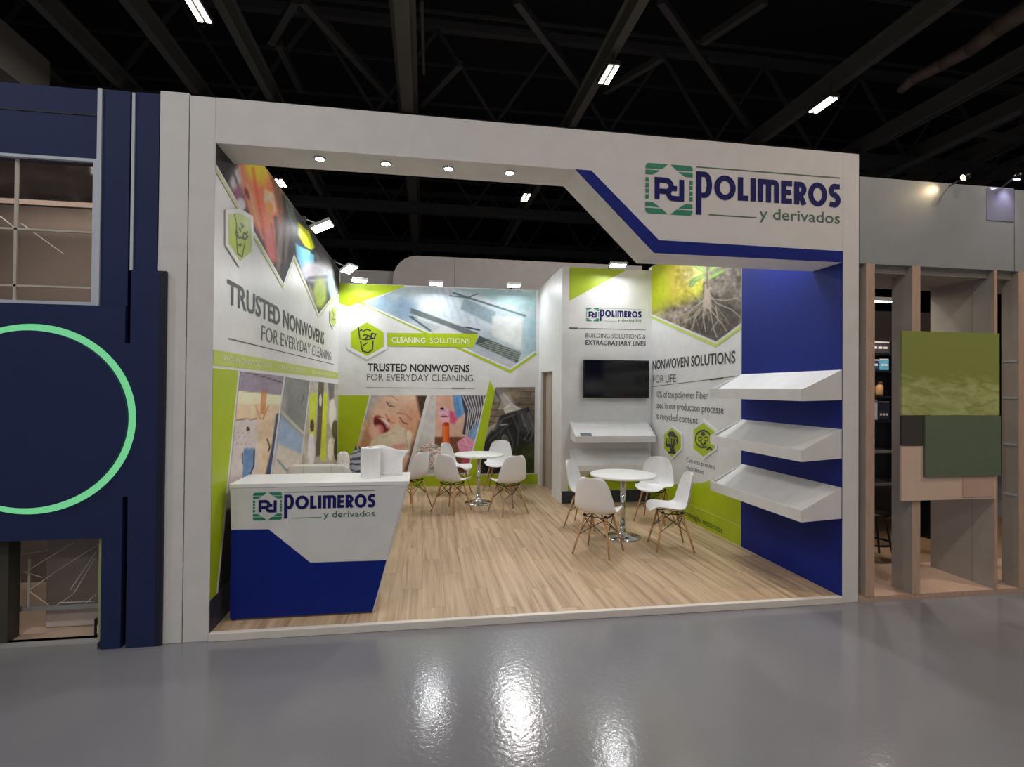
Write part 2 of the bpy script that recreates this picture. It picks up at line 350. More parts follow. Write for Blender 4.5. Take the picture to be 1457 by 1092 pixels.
for yc in (6.5, 11.5, 15.8, 22.0):
    MB().box(-12, 22, yc - .12, yc + .12, 6.72, 6.98).build('cross_beam', steel, ceil)
    MB().box(-12, 22, yc - .08, yc + .08, 8.7, 8.86).build('cross_beam', steel, ceil)
    for k in range(14):
        x0 = -11 + k * 2.3
        MB().bar((x0, yc, 6.98), (x0 + 1.15, yc, 8.7), .06, .06).build('truss_brace', steel, ceil)
        MB().bar((x0 + 1.15, yc, 8.7), (x0 + 2.3, yc, 6.98), .06, .06).build('truss_brace', steel, ceil)
for k in range(9):
    MB().box(-12, 22, 1.2 + k * 1.7, 1.24 + k * 1.7, 8.9, 8.96).build('purlin', steel, ceil)
for a, b in (((430, 0), (560, 145)), ((420, 0), (385, 60)), ((395, 60), (428, 128)), ((940, 0), (1073, 190)), ((735, 0), (835, 135)), ((600, 148), (655, 90)), ((860, 130), (945, 80)), ((1000, 60), (1090, 0))):
    p, q = hit(2, 7.5, *a), hit(2, 7.5, *b); MB().bar(p, q, .11, .11).build('roof_brace', steel, ceil)
MB().cyl(hit(2, 7.2, 600, 0), hit(2, 7.2, 603, 105), .03, n=8).build('hanging_pipe', steel, ceil)
for a, b, z_ in (((1225, 262), (1330, 272), 6.4), ((1262, 250), (1457, 158), 6.6), ((1325, 262), (1457, 200), 6.6), ((1366, 265), (1457, 225), 6.6), ((1395, 190), (1457, 200), 6.6)):
    p, q = hit(2, z_, *a), hit(2, z_, *b); MB().bar(p, q, .10, .10).build('roof_brace', steel, ceil)
# pale service duct high on the left and a slack cable duct on the right
p = hit(2, 6.3, -30, 85)
MB().box(p[0] - 2.2, p[0] + .15, p[1] - 4, p[1] + 1.2, 6.3, 7.0).build('ventilation_duct', mat('duct', (120, 112, 104), 0.7), label='square brown ventilation duct under the roof above the navy stand', cat='duct')
pts = [hit(2, 6.9, x, y) for x, y in ((1470, 8), (1420, 40), (1380, 70), (1340, 92), (1300, 112), (1282, 128))]
db = MB()
for k, (a, b) in enumerate(zip(pts[:-1], pts[1:])): db.cyl(a, b, .13 - .012 * k, .13 - .012 * (k + 1), n=12)
tag(db.build('cable_duct', mat('duct_warm', (104, 86, 78), 0.6), smooth=True), 'slack brown fabric duct hanging under the roof at upper right', 'duct')
def luminaire(loc, label, visible=True, L_=.56, w_=.19, col=(1.0, 0.97, 0.94), k_=1.0):
    x, y, z = loc; t = thing('ceiling_light', (x, y, z), label, 'ceiling light', 'hall ceiling lights')
    MB().box(x - w_ / 2, x + w_ / 2, y - L_ / 2, y + L_ / 2, z + .02, z + .09).build('housing', steel, t)
    for s_ in (-1, 1):
        MB().box(x + s_ * w_ * .27 - w_ * .15, x + s_ * w_ * .27 + w_ * .15, y - L_ / 2 + .03, y + L_ / 2 - .03, z + .005, z + .02).build('light_tube', hall_e, t)
        MB().cyl((x, y + s_ * L_ * .35, z + .09), (x, y + s_ * L_ * .35, 7.0 if z < 6.95 else z + .3), .012, n=6).build('hanger', steel, t)
    lamp('lamp', 'AREA', t, (x, y, z - .01), (x, y, 0), HALL_W * k_, col, w_, L_)
lum = [((281, 15), 'small white tube light above the left white posts, leftmost in the roof'), ((866, 108), 'tube light beside a roof beam above the left end of the logo'),
       ((1171, 151), 'longest bright tube light, above the right end of the wordmark'), ((400, 262), 'small tube light seen over the left wall through the open stand roof'),
       ((748, 282), 'small tube light seen through the open stand roof left of the diagonal')]
for (px_, py_), lb in lum: luminaire(hit(2, 6.75, px_, py_), lb)
for x, y, k_, lb in ((-4.5, -2.5, 1.0, 'before the navy stand'), (-0.8, -4.5, 1.15, 'before the left half of the stand'), (4.2, -4.5, .75, 'before the right half of the stand'), (8.6, -2.5, 1.7, 'before the slatted stand'),
                  (1.6, -8.5, .9, 'farther back over the aisle, middle'), (7.0, -9.0, .7, 'farther back over the aisle, right'), (-5, -9.0, 1.0, 'farther back over the aisle, left')):
    luminaire((x, y, 6.75), 'hall tube light over the aisle, ' + lb, col=(1.0, 0.98, 0.96) if x < 3 else (1.0, 0.82, 0.68), k_=k_)
# neighbour stand seen over the back wall
pal = mat('rear_stand_board', (176, 168, 162), 0.6)
rs = thing('rear_stand', (2.0, 7.5, 0), 'pale grey wall of the stand behind, with a rounded upper corner', 'exhibition stand')
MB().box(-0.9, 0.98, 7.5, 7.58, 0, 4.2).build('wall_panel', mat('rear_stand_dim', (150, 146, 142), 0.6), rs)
cor = [(0.80, 0.0), (0.80, 4.0)] + [(1.30 - .5 * math.cos(math.radians(a)), 4.02 + .5 * math.sin(math.radians(a))) for a in range(10, 91, 10)] + [(2.06, 4.52), (2.06, 0.0)]
MB().prism([(a, 7.38, b) for a, b in cor], (0, .1, 0)).build('rounded_panel', pal, rs)
MB().box(2.065, 6.2, 7.38, 7.48, 0, 4.52).build('wall_panel', pal, rs)
# ================================================================== SETTING: stand shell
bf = struct('floor_booth', MB().box(0.0, 4.93, 0.03, 5.62, 0.0, 0.044), mat('subfloor', (120, 96, 72), 0.8), 'light oak plank floor of the stand', 'floor')
pm = plank_mat(); pw, plen = 4.93 / 27, 1.22
cache = {}
for i in range(27):
    y0 = 0.03; y = y0 - (i * 0.43) % plen
    while y < 5.62:
        ya, yb = max(y, y0), min(y + plen, 5.62)
        if yb - ya > 0.02:
            key = round(yb - ya, 3)
            if key not in cache:
                b_ = 0.0002; hx, hy = pw / 2 - b_, (yb - ya) / 2 - b_
                me = bpy.data.meshes.new('plank'); e3 = .0004; vv = [(-hx, -hy, 0), (hx, -hy, 0), (hx, hy, 0), (-hx, hy, 0), (-hx + e3, -hy + e3, .006), (hx - e3, -hy + e3, .006), (hx - e3, hy - e3, .006), (-hx + e3, hy - e3, .006)]
                me.from_pydata(vv, [], [(4, 5, 6, 7), (0, 1, 5, 4), (1, 2, 6, 5), (2, 3, 7, 6), (3, 0, 4, 7), (0, 3, 2, 1)]); me.materials.append(pm); cache[key] = me
            o = bpy.data.objects.new('plank', cache[key]); COL.objects.link(o); o.parent = bf; o.location = ((i + .5) * pw, (ya + yb) / 2, 0.044)
        y += plen
struct('trim_1', MB().box(0.0, 4.93, -0.015, 0.03, 0.0, 0.056), mat('kerb_white', (226, 220, 212), 0.45), 'slim white edging strip along the front of the oak floor', 'trim', bevel=.004)
# front frame
wf = struct('wall_front', MB().prism([(a, 0, b) for a, b in ((0.0, 3.48), (2.60, 3.48), (3.25, 2.86), (4.93, 2.86), (4.93, 3.79), (0.0, 3.80))], (0, .36, 0)), facade_w, 'white front header with logo and angled right end', 'wall')
MB().box(-.17, -.004, 0, .36, 0, 3.80).build('post', facade_w, wf, bevel=.003)
MB().box(-.36, -.176, 0.0, .30, 0, 3.815).build('side_panel', facade_w, wf, bevel=.003)
MB().box(4.934, 5.085, 0, .36, 0, 3.79).build('post', facade_w, wf, bevel=.003)
MB().prism([(a, -.004, b) for a, b in ((2.60, 3.48), (2.73, 3.48), (3.29, 2.965), (4.93, 2.955), (4.93, 2.86), (3.25, 2.86))], (0, .0039, 0)).build('blue_band', blue, wf, label='dark blue angled band along the header edge')
logo('F', 3.175, 3.175, 0.40, wf)
# four soffit downlights
for k, (px_, py_) in enumerate(((455, 225), (549, 232), (638, 239), (725, 245))):
    x, y, _ = hit(2, 3.48, px_, py_)
    t = thing('downlight', (x, y, 3.48), 'round white downlight in the header soffit, %s from the left' % ('first', 'second', 'third', 'fourth')[k], 'downlight', 'header downlights')
    MB().lathe([(.031, -.010), (.040, -.010), (.046, -.001), (.031, -.001), (.031, -.010)], (x, y, 3.48), 24, False).build('bezel', lampbody, t, smooth=True)
    MB().lathe([(.030, -.011), (.030, -.004)], (x, y, 3.48), 24).build('lens', mat('down_lens', (255, 255, 255), .5, emit=(255, 255, 255), estr=40, var=0), t)
    lamp('lamp', 'SPOT', t, (x, y, 3.46), (x, y + .12, 0), DOWN_W, (1, .98, .95), .035, spot=125, blend=.7)
# ------------------------------------------------------------------ left wall
wl = struct('wall_left', MB().box(-.12, 0, .36, 5.74, 0, 3.79).box(-.12, 0, 0.003, .36, 0, 3.78), printwhite, 'left printed wall with cleaning photos and TRUSTED NONWOVENS lettering', 'wall')
flat('skirting', 'L', [(0, .05), (5.62, .05), (5.62, .28), (0, .28)], skirt, wl, .004)
zig = [(303, 230), (403, 404), (418, 362), (453, 447), (471, 424), (484, 420)]
def p_left(p):
    n = p.noise(14, 1); p.C[:] = np.array((44, 40, 40)) + n[..., None] * 40
    p.C -= 12; p.ell(338, 262, 12, 34, (206, 200, 206), 20, .5); p.line([(330, 240), (338, 262), (352, 300)], 3, (60, 50, 60), .8, 3); p.line([(326, 262), (334, 280)], 4, (90, 84, 96), .8, 3); p.line([(344, 240), (348, 262)], 2, (120, 110, 122), .8, 2); p.ell(335, 285, 9, 22, (150, 90, 120), 20, .6); p.ell(343, 292, 7, 10, (222, 214, 222), 0, .6)
    p.poly([(338, 225), (372, 225), (392, 262), (402, 300), (396, 340), (398, 372), (388, 372), (366, 318), (350, 272)], (240, 120, 78), 12)
    p.ell(366, 240, 16, 22, (250, 196, 20), -25, .7); p.ell(358, 290, 7, 40, (255, 140, 96), -15, .8); p.ell(352, 276, 3, 9, (120, 40, 30), -20, .7)
    p.poly([(376, 268), (390, 276), (393, 300), (388, 306), (380, 300), (376, 285)], (216, 190, 166), 3); p.ell(384, 296, 5, 9, (238, 150, 70), -20, .5)
    p.poly([(383, 240), (404, 270), (398, 312), (392, 280)], (120, 82, 46), 6)
    p.line([(360, 240), (366, 280), (376, 330), (384, 364)], 3, (200, 60, 44), .7, 4); p.line([(372, 244), (380, 276)], 3, (255, 170, 60), .7, 4); p.line([(352, 262), (362, 300), (374, 340)], 2.5, (255, 176, 140), .6, 3); p.line([(392, 310), (396, 350)], 5, (50, 42, 40), .9, 4); p.line([(386, 318), (392, 366)], 2, (90, 60, 56), .7, 2)
    p.ell(384, 348, 6, 26, (226, 120, 122), -8, .7); p.ell(398, 352, 4, 34, (150, 130, 126), 4, .8); p.ell(408, 345, 3, 28, (120, 106, 98), 4, .8)
    p.poly([(404, 270), (414, 284), (424, 320), (418, 330), (408, 300)], (120, 128, 112), 3, .7); p.line([(408, 284), (420, 322)], 2, (60, 90, 80))
    p.poly([(424, 316), (440, 330), (448, 352), (440, 360), (424, 334)], (210, 236, 20), 3); p.line([(418, 343), (452, 362)], 2.5, (30, 60, 90))
    p.poly([(420, 346), (448, 363), (446, 386), (434, 398), (422, 366)], (120, 196, 226), 3); p.poly([(448, 358), (466, 380), (460, 398), (450, 378)], (96, 94, 96), 3)
    p.ell(448, 388, 22, 14, (206, 204, 214), 15, .5); p.line([(440, 396), (468, 394)], 5, (70, 72, 92), .8, 2)
    p.ell(455, 418, 10, 22, (176, 202, 52), 0, .5); p.ell(472, 410, 5, 24, (150, 202, 232), -8, .5); p.ell(479, 424, 4, 14, (140, 140, 140), 0, .8); p.poly([(440, 404), (448, 420), (452, 442), (440, 420)], (150, 140, 120), 2)
photo('L', zig, [(303, 120), (484, 396)], (260, 150), p_left, wl, 'zigzag photo of gloves, cloths and cleaning bottles') if False else None
lo = [at('L', *q) for q in zig]; lo[0] = (0.004, lo[0][1]); lo[-1] = (5.61, lo[-1][1])
photo('L', lo, [(0.004, 3.785), (5.61, 3.785)], (260, 130), p_left, wl, 'zigzag photo of gloves, cloths and cleaning bottles', px=False)
polys2d('photo_border', 'L', stroke([(a, b - .035) for a, b in lo], .035), mat('border_lime', (198, 212, 120), .4), wl, .004)
polys2d('photo_edge', 'L', stroke([(a, b - .008) for a, b in lo], .022), printwhite, wl, .0045)
def hexicon(w, pts, parent, strokes, off=.012, frame=1.22, lw=.012):
    """printed hexagon badge standing proud of the wall, pts = six px corners"""
    P = [np.array(at(w, *q)) for q in pts]; c = sum(P) / 6
    o = MB().prism([FR[w](*(c + (q - c) * frame), .003) for q in P], np.array(FR[w](0, 0, off)) - np.array(FR[w](0, 0, .003))).build('badge_backing', printwhite, parent)
    flat('badge', w, P, lime, o, off + .001)
    ps = []
    for lv, s_ in enumerate(strokes):
        q = [at(w, *r) for r in s_]; ps += [(lv % 4, g) for g in stroke(q, lw)]
    if ps: polys2d('badge_icon', w, ps, ink, o, off + .002, label='dark line drawing on the badge')
    return o
hexicon('L', [(339, 303), (355, 312), (356, 358), (339, 372), (323, 346), (323, 305)], wl,
        [[(331, 304), (333, 314)], [(334, 316), (334, 332)], [(333, 328), (336, 334)], [(340, 318), (344, 322), (341, 325)], [(332, 330), (334, 336), (337, 334)], [(334, 338), (340, 338), (346, 340)],
         [(334, 339), (335, 360), (342, 366), (346, 345)], [(336, 348), (339, 350), (341, 347)], [(345, 331), (349, 335), (347, 341), (343, 337), (345, 331)], [(350, 330), (348, 333)], [(351, 337), (348, 337)], [(340, 331), (337, 324), (340, 328)]], lw=.014)
hexicon('L', [(473, 436), (477, 442), (477, 460), (473, 466), (469, 458), (469, 444)], wl, [[(472, 443), (474, 448), (472, 455), (475, 455)]], lw=.03, frame=1.15)
text('L', 'TRUSTED NONWOVENS', .26, 4.24, 2.40, 2.575, ink, wl, .022)
text('L', 'FOR EVERYDAY CLEANING', 1.14, 4.87, 2.195, 2.335, inklight, wl, -.002)
flat('rule_line', 'L', [(.3, 2.128), (5.15, 2.142), (5.15, 2.152), (.3, 2.138)], inklight, wl)
flat('green_band', 'L', [(0.004, 1.92), (5.6, 1.92), (5.6, 2.03), (0.004, 2.03)], limepale, wl)
text('L', 'RECHARGING SOLUTIONS', .2, 1.45, 1.955, 2.0, inkwhite, wl, 0, .004); text('L', 'CREATIVE SYSTEMS', 1.75, 3.0, 1.955, 2.0, inkwhite, wl, 0, .004); text('L', 'CLEANING APPLICATIONS', 3.4, 5.3, 1.955, 2.0, inkwhite, wl, 0, .004)
flat('green_panel', 'L', [(0.004, .28), (.12, .28), (.53, 1.90), (0.004, 1.90)], lime, wl)
def p_l1(p):
    n = p.noise(10, 3); p.C[:] = np.array((214, 190, 160)) + n[..., None] * 16
    p.poly([(335, 525), (410, 530), (410, 566), (335, 556)], (146, 136, 152), 1.5); p.line([(345, 527), (405, 546)], 1.4, (70, 66, 80))
    p.poly([(335, 556), (410, 564), (410, 576), (335, 575)], (228, 220, 186), 1.2)
    p.poly([(372, 556), (380, 557), (377, 590), (370, 590)], (196, 128, 72), 1.2, .8); p.line([(364, 578), (370, 596)], 2, (190, 150, 100)); p.line([(382, 578), (374, 596)], 2, (190, 140, 90))
    p.poly([(330, 600), (366, 596), (368, 660), (362, 720), (325, 740)], (198, 188, 186), 1.5); p.line([(330, 598), (365, 596)], 1.6, (120, 96, 84)); p.ell(353, 611, 3, 3, (40, 36, 40)); 
    for yy in (616, 622, 632): p.line([(336, yy), (358, yy + 1)], .8, (150, 140, 146), .7)
    p.poly([(347, 638), (361, 638), (361, 662), (352, 680), (345, 680)], (96, 132, 176), 1); p.line([(362, 640), (361, 664), (352, 684)], 2, (40, 46, 66)); p.line([(345, 645), (345, 660)], 1.5, (40, 40, 50))
    p.poly([(393, 590), (412, 580), (412, 700), (372, 700), (386, 640)], (58, 70, 110), 2.5); p.line([(380, 625), (384, 636), (382, 642)], 2, (50, 46, 56))
    p.poly([(300, 740), (345, 715), (345, 860), (300, 860)], (40, 42, 42), 6); 
photo_quad('L', [(.16, .28), (1.17, .28), (1.95, 1.885), (.575, 1.895)], (110, 130), p_l1, wl, 'photo of a blue scrubbing sponge on a pale worktop')
def p_l2(p):
    p.C[:] = (150, 152, 152); p.poly([(405, 530), (445, 540), (445, 640), (408, 590)], (128, 132, 130), 5); p.line([(400, 586), (445, 630)], 3, (196, 196, 176), 1, 2)
    p.poly([(400, 592), (434, 626), (430, 700), (380, 700)], (150, 172, 200), 3); p.poly([(396, 632), (432, 648), (428, 700), (380, 700)], (206, 198, 186), 4); p.line([(395, 655), (425, 690)], 2.5, (84, 116, 130)); p.line([(434, 626), (428, 665)], 3, (56, 62, 84), 1, 2); p.line([(432, 563), (429, 574)], 1.5, (80, 84, 90))
photo_quad('L', [(1.24, .28), (2.47, .28), (3.28, 1.855), (2.03, 1.88)], (70, 90), p_l2, wl, 'photo of a grey and blue floor being wiped')
def p_l3(p):
    n = p.noise(6, 5); p.C[:] = np.array((176, 172, 160)) + n[..., None] * 30
    p.poly([(440, 560), (452, 560), (446, 640), (440, 640)], (190, 206, 60), 1); p.poly([(453, 540), (461, 544), (459, 600), (455, 650), (449, 650), (452, 590)], (92, 84, 74), 1.5); p.ell(456, 570, 2, 9, (206, 200, 200))
    p.poly([(460, 560), (466, 560), (463, 655), (456, 655)], (196, 208, 50), 1); p.poly([(466, 544), (476, 546), (475, 566), (469, 570)], (110, 108, 108), 1); p.ell(473, 590, 5, 22, (226, 216, 206)); p.ell(477, 612, 5, 14, (92, 78, 60)); p.ell(444, 606, 3, 9, (84, 44, 56)); p.ell(443, 640, 5, 24, (214, 212, 220)); p.ell(470, 640, 4, 16, (222, 216, 200)); p.ell(479, 640, 4, 16, (60, 56, 44))
photo_quad('L', [(2.55, .28), (5.6, .28), (5.6, 1.835), (3.37, 1.855)], (80, 80), p_l3, wl, 'photo of people in a green setting')
# ------------------------------------------------------------------ back wall
wb = struct('wall_back', MB().box(0, 3.51, 5.62, 5.74, 0, 3.57), printwhite, 'back printed wall with cleaning photos and laughing child', 'wall')
flat('green_panel', 'B', [(0.004, 3.565), (1.09, 3.565), (1.09, 3.54), (.16, 3.17), (0.004, 3.22)], lime, wb)
flat('green_panel', 'B', [(0.004, .28), (.22, .28), (.52, 1.64), (0.004, 1.64)], lime, wb)
flat('green_strip', 'B', [(0.004, .05), (3.5, .05), (3.5, .235), (0.004, .235)], lime, wb)
def p_btop(p):
    n = p.noise(30, 8); p.C[:] = np.array((186, 204, 212)) + n[..., None] * 14
    p.poly([(560, 425), (640, 405), (700, 420), (720, 470), (660, 480), (590, 462)], (214, 226, 236), 16)
    for k in range(6): p.line([(612 + k * 9, 410), (620 + k * 12, 446 + k * 3)], 3, (168, 192, 214), .5, 4)
    p.ell(540, 432, 22, 14, (170, 196, 220), 10, .8); p.ell(575, 440, 16, 16, (150, 176, 206), 0, .9)
    p.poly([(643, 410), (770, 448), (770, 400), (643, 400)], (166, 196, 200), 5, .9); p.line([(645, 417), (748, 450)], 2.6, (96, 120, 128)); p.line([(640, 421), (665, 424), (680, 418)], 1.6, (90, 110, 116))
    p.poly([(660, 424), (706, 444), (700, 462), (655, 440)], (140, 168, 178), 3, .8); p.poly([(748, 450), (765, 450), (765, 500), (742, 512)], (176, 206, 216), 2)
    p.poly([(700, 450), (744, 452), (742, 498), (700, 478)], (226, 232, 232), 4)
    p.poly([(584, 438), (612, 448), (680, 474), (676, 482), (640, 466), (584, 446)], (112, 124, 124), 1.5); p.poly([(580, 450), (588, 450), (618, 468), (612, 472)], (90, 106, 118), 1.5); p.poly([(588, 452), (624, 464), (632, 470), (616, 472)], (196, 204, 206), 1.2)
    p.poly([(618, 471), (628, 465), (640, 466), (660, 478), (612, 480)], (224, 228, 230), 1.5); p.line([(640, 466), (664, 466), (682, 470)], 2, (110, 122, 136)); p.line([(664, 466), (682, 470)], 2.2, (50, 64, 80))
    p.poly([(682, 478), (742, 502), (736, 517), (676, 490)], (86, 96, 94), 1)
    for k in range(14): x0 = 688 + k * 3.9; p.line([(x0 - 12, 492 + k * 1.7), (x0 + 14, 484 + k * 1.8)], 1.1, (206, 212, 206), .75)
    p.poly([(672, 495), (740, 520), (726, 524), (690, 510)], (206, 208, 218), 2)
c0 = at('B', 519, 432); c1 = at('B', 726, 527); c2 = at('B', 763, 501)
photo('B', [c0, c1, (3.45, c2[1])], [c0, (1.09, 3.545), (3.45, 3.565)], (200, 110), p_btop, wb, 'angled photo of a machine laying white nonwoven fabric', px=False, off=.0022, gain=.92)
polys2d('photo_border', 'B', stroke([(c0[0] - .15, c0[1] + .05), (c1[0], c1[1] - .03), (3.46, c2[1] - .03)], .04), lime, wb, .003)
polys2d('photo_edge', 'B', stroke([(c0[0], c0[1] - .01), (c1[0], c1[1] + .02), (3.44, c2[1] + .01)], .03), printwhite, wb, .0034)
flat('label_band', 'B', [(.74, 2.50), (2.31, 2.505), (2.40, 2.75), (.74, 2.73)], lime, wb, .006)
text('B', 'CLEANING', .89, 1.47, 2.565, 2.66, inkwhite, wb, .02, .008); text('B', 'SOLUTIONS', 1.55, 2.25, 2.57, 2.665, inkwhite, wb, 0, .008)
hexicon('B', [(522, 459), (546, 473), (546, 494), (522, 507), (499, 494), (499, 473)], wb,
        [[(510, 466), (512, 481)], [(513, 468), (515, 470), (512, 471)], [(511, 482), (520, 484), (531, 482)], [(513, 486), (516, 500), (524, 502), (530, 498), (531, 485)], [(517, 492), (523, 488)], [(516, 479), (519, 476), (524, 478)],
         [(529, 474), (534, 476), (533, 482), (528, 481), (529, 474)], [(536, 475), (534, 477)], [(516, 472), (522, 469), (528, 471)], [(520, 482), (525, 478), (528, 482)]], lw=.022)
text('B', 'TRUSTED NONWOVENS', .485, 2.25, 2.065, 2.195, mat('ink_black', (36, 38, 44), .5), wb, .025)
text('B', 'FOR EVERYDAY CLEANING.', .48, 2.35, 1.90, 2.02, inklight, wb, 0)
flat('rule_line', 'B', [(.47, 1.772), (2.34, 1.772), (2.34, 1.780), (.47, 1.780)], inklight, wb); flat('rule_line', 'B', [(1.93, 1.768), (2.18, 1.768), (2.18, 1.784), (1.93, 1.784)], ink, wb, .004)
def p_child(p):
    p.C[:] = (198, 168, 148); n = p.noise(18, 4)
    p.poly([(520, 560), (560, 560), (548, 575), (528, 598), (520, 600)], (170, 166, 164), 6)                 # pale cloth/hair
    p.poly([(498, 672), (524, 600), (534, 590), (528, 636), (515, 672)], (176, 128, 92), 5)                   # arm
    p.ell(562, 598, 36, 40, (212, 176, 154), 25, .35); p.ell(575, 574, 26, 16, (224, 190, 168), 20, .8); p.ell(586, 600, 20, 26, (202, 152, 126), 30, .8); p.ell(540, 596, 10, 14, (226, 184, 164), 20, .9)
    p.poly([(592, 562), (612, 562), (604, 590), (600, 600)], (70, 50, 42), 5); p.poly([(596, 600), (606, 596), (590, 668), (572, 672), (582, 640), (592, 620)], (110, 84, 68), 6)
    p.ell(557, 577, 9, 4.5, (206, 176, 156), 38, .6); p.line([(550, 572), (554, 578), (561, 579)], 1.4, (92, 66, 52)); p.line([(549, 563), (558, 564), (566, 570)], 1.6, (166, 132, 112), .7, 2)
    p.line([(569, 594), (573, 601), (580, 604)], 1.6, (110, 74, 60)); p.line([(566, 588), (578, 590), (586, 598)], 2, (150, 104, 82), .7, 2)
    p.ell(557, 598, 7, 6, (214, 158, 132), 20, .6); p.ell(553, 599, 2.2, 1.8, (140, 84, 70), 0, .8); p.line([(549, 590), (552, 596), (556, 601), (561, 602)], 1.4, (160, 104, 82), .8, 1.5)
    p.ell(543, 604, 8, 14.5, (128, 52, 50), -38, .25); p.ell(546, 602, 5, 9.5, (238, 228, 218), -48, .2, .9); p.ell(541, 606, 7, 12, (96, 30, 34), -38, .35); p.ell(540, 611, 6, 7, (196, 110, 112), -30, .5); p.line([(537, 594), (541, 597), (552, 607), (553, 612)], 1.6, (176, 106, 92), .9, 1.4)
    p.ell(533, 614, 7, 8, (222, 176, 154), 0, .9)
    p.poly([(520, 640), (534, 622), (558, 612), (566, 602), (580, 614), (584, 622), (584, 640), (580, 652), (530, 650)], (206, 192, 172), 4); p.line([(545, 622), (564, 616)], 1, (160, 146, 128), .6, 2); p.ell(582, 620, 4, 7, (222, 210, 188), 0, .6); p.line([(577, 612), (578, 628), (581, 640)], 1.4, (170, 154, 130), .7)
    p.poly([(510, 672), (520, 640), (560, 646), (576, 634), (582, 650), (574, 672)], (216, 184, 170), 4); p.ell(566, 636, 12, 4, (206, 150, 140), -10, .8)
    p.C += n[..., None] * 8
photo_quad('B', [(.20, .28), (1.17, .28), (1.505, 1.645), (.555, 1.64)], (110, 130), p_child, wb, 'photo of a laughing child hugging a cream towel')
def p_gloves(p):
    p.C[:] = (186, 186, 188); p.poly([(620, 560), (660, 560), (660, 680), (619, 680)], (206, 164, 146), 1); p.poly([(640, 560), (700, 560), (690, 640), (660, 622), (640, 610)], (206, 168, 152), 3)
    p.poly([(618, 622), (668, 622), (668, 690), (618, 690)], (112, 72, 54), 1.2); p.poly([(600, 560), (620, 560), (618, 650), (590, 650)], (192, 190, 190), 1)
    p.poly([(644, 560), (664, 560), (660, 590), (650, 596), (646, 582)], (96, 146, 196), 1.2)
    p.poly([(655, 560), (700, 560), (684, 604), (668, 622), (658, 618), (662, 592)], (58, 62, 78), 1)
    for k in range(9): p.line([(657 + k * 4.3, 560), (667 + k * 3.2, 584), (662 + k * 2.4, 625)], 1.3, (206, 202, 196), .95)
    p.poly([(638, 584), (646, 586), (651, 597), (647, 604), (640, 602)], (206, 96, 130), 1.2); p.ell(631, 588, 8, 8, (222, 178, 196), 20, .4); p.ell(629, 582, 3, 2, (40, 32, 40)); p.ell(632, 594, 6, 2.5, (120, 70, 90)); p.poly([(626, 594), (640, 594), (637, 603), (629, 603)], (228, 172, 190), 1)
    p.poly([(629, 602), (639, 602), (640, 640), (634, 660), (630, 640)], (222, 98, 42), 1); p.ell(635, 604, 4, 3, (170, 60, 30))
    p.poly([(665, 618), (690, 590), (684, 640), (676, 640)], (110, 144, 186), 1.5); p.poly([(650, 630), (664, 620), (678, 630), (674, 645), (655, 648)], (214, 142, 168), 1.5); p.line([(660, 624), (668, 640)], 1, (236, 190, 206)); p.ell(664, 660, 8, 8, (186, 70, 96), 0, .4)
    for q, w_, c_ in (([(626, 586), (632, 584), (638, 588)], 1, (170, 120, 140)), ([(627, 590), (634, 590)], 1, (180, 130, 150)), ([(642, 588), (646, 598)], 1, (150, 50, 84)), ([(650, 566), (654, 590)], 1.2, (70, 110, 160)), ([(656, 564), (658, 586)], 1.2, (130, 176, 216)), ([(632, 606), (633, 636)], 1.5, (250, 140, 84)), ([(638, 606), (638, 636)], 1.2, (160, 60, 26)), ([(672, 622), (682, 606)], 1.4, (146, 176, 208)), ([(655, 634), (672, 638)], 1, (176, 100, 130)), ([(668, 612), (674, 600)], 2, (40, 46, 64))): p.line(q, w_, c_, .8, 1)
    m = ((p.X - 612) / 20) ** 2 + ((p.Y - 650) / 19) ** 2 < 1; ns = p.noise(3.2, 9, 2); c = np.where((ns > .12)[..., None], np.array((196, 150, 158)), np.where((ns < -.14)[..., None], np.array((140, 148, 120)), np.array((232, 226, 222))))
    p.C = np.where(m[..., None], c, p.C)
photo_quad('B', [(1.24, .28), (2.28, .28), (2.60, 1.65), (1.565, 1.65)], (120, 130), p_gloves, wb, 'photo of a person in pink gloves with an orange bottle')
flat('green_slash', 'B', [at('B', 697, 541), at('B', 704, 556), at('B', 703, 562), (2.43, .235), (2.24, .235)], lime, wb, .005)
flat('slash_edge', 'B', [at('B', 696, 541), at('B', 697, 541), (2.245, .235), (2.21, .235)], printwhite, wb, .0045)
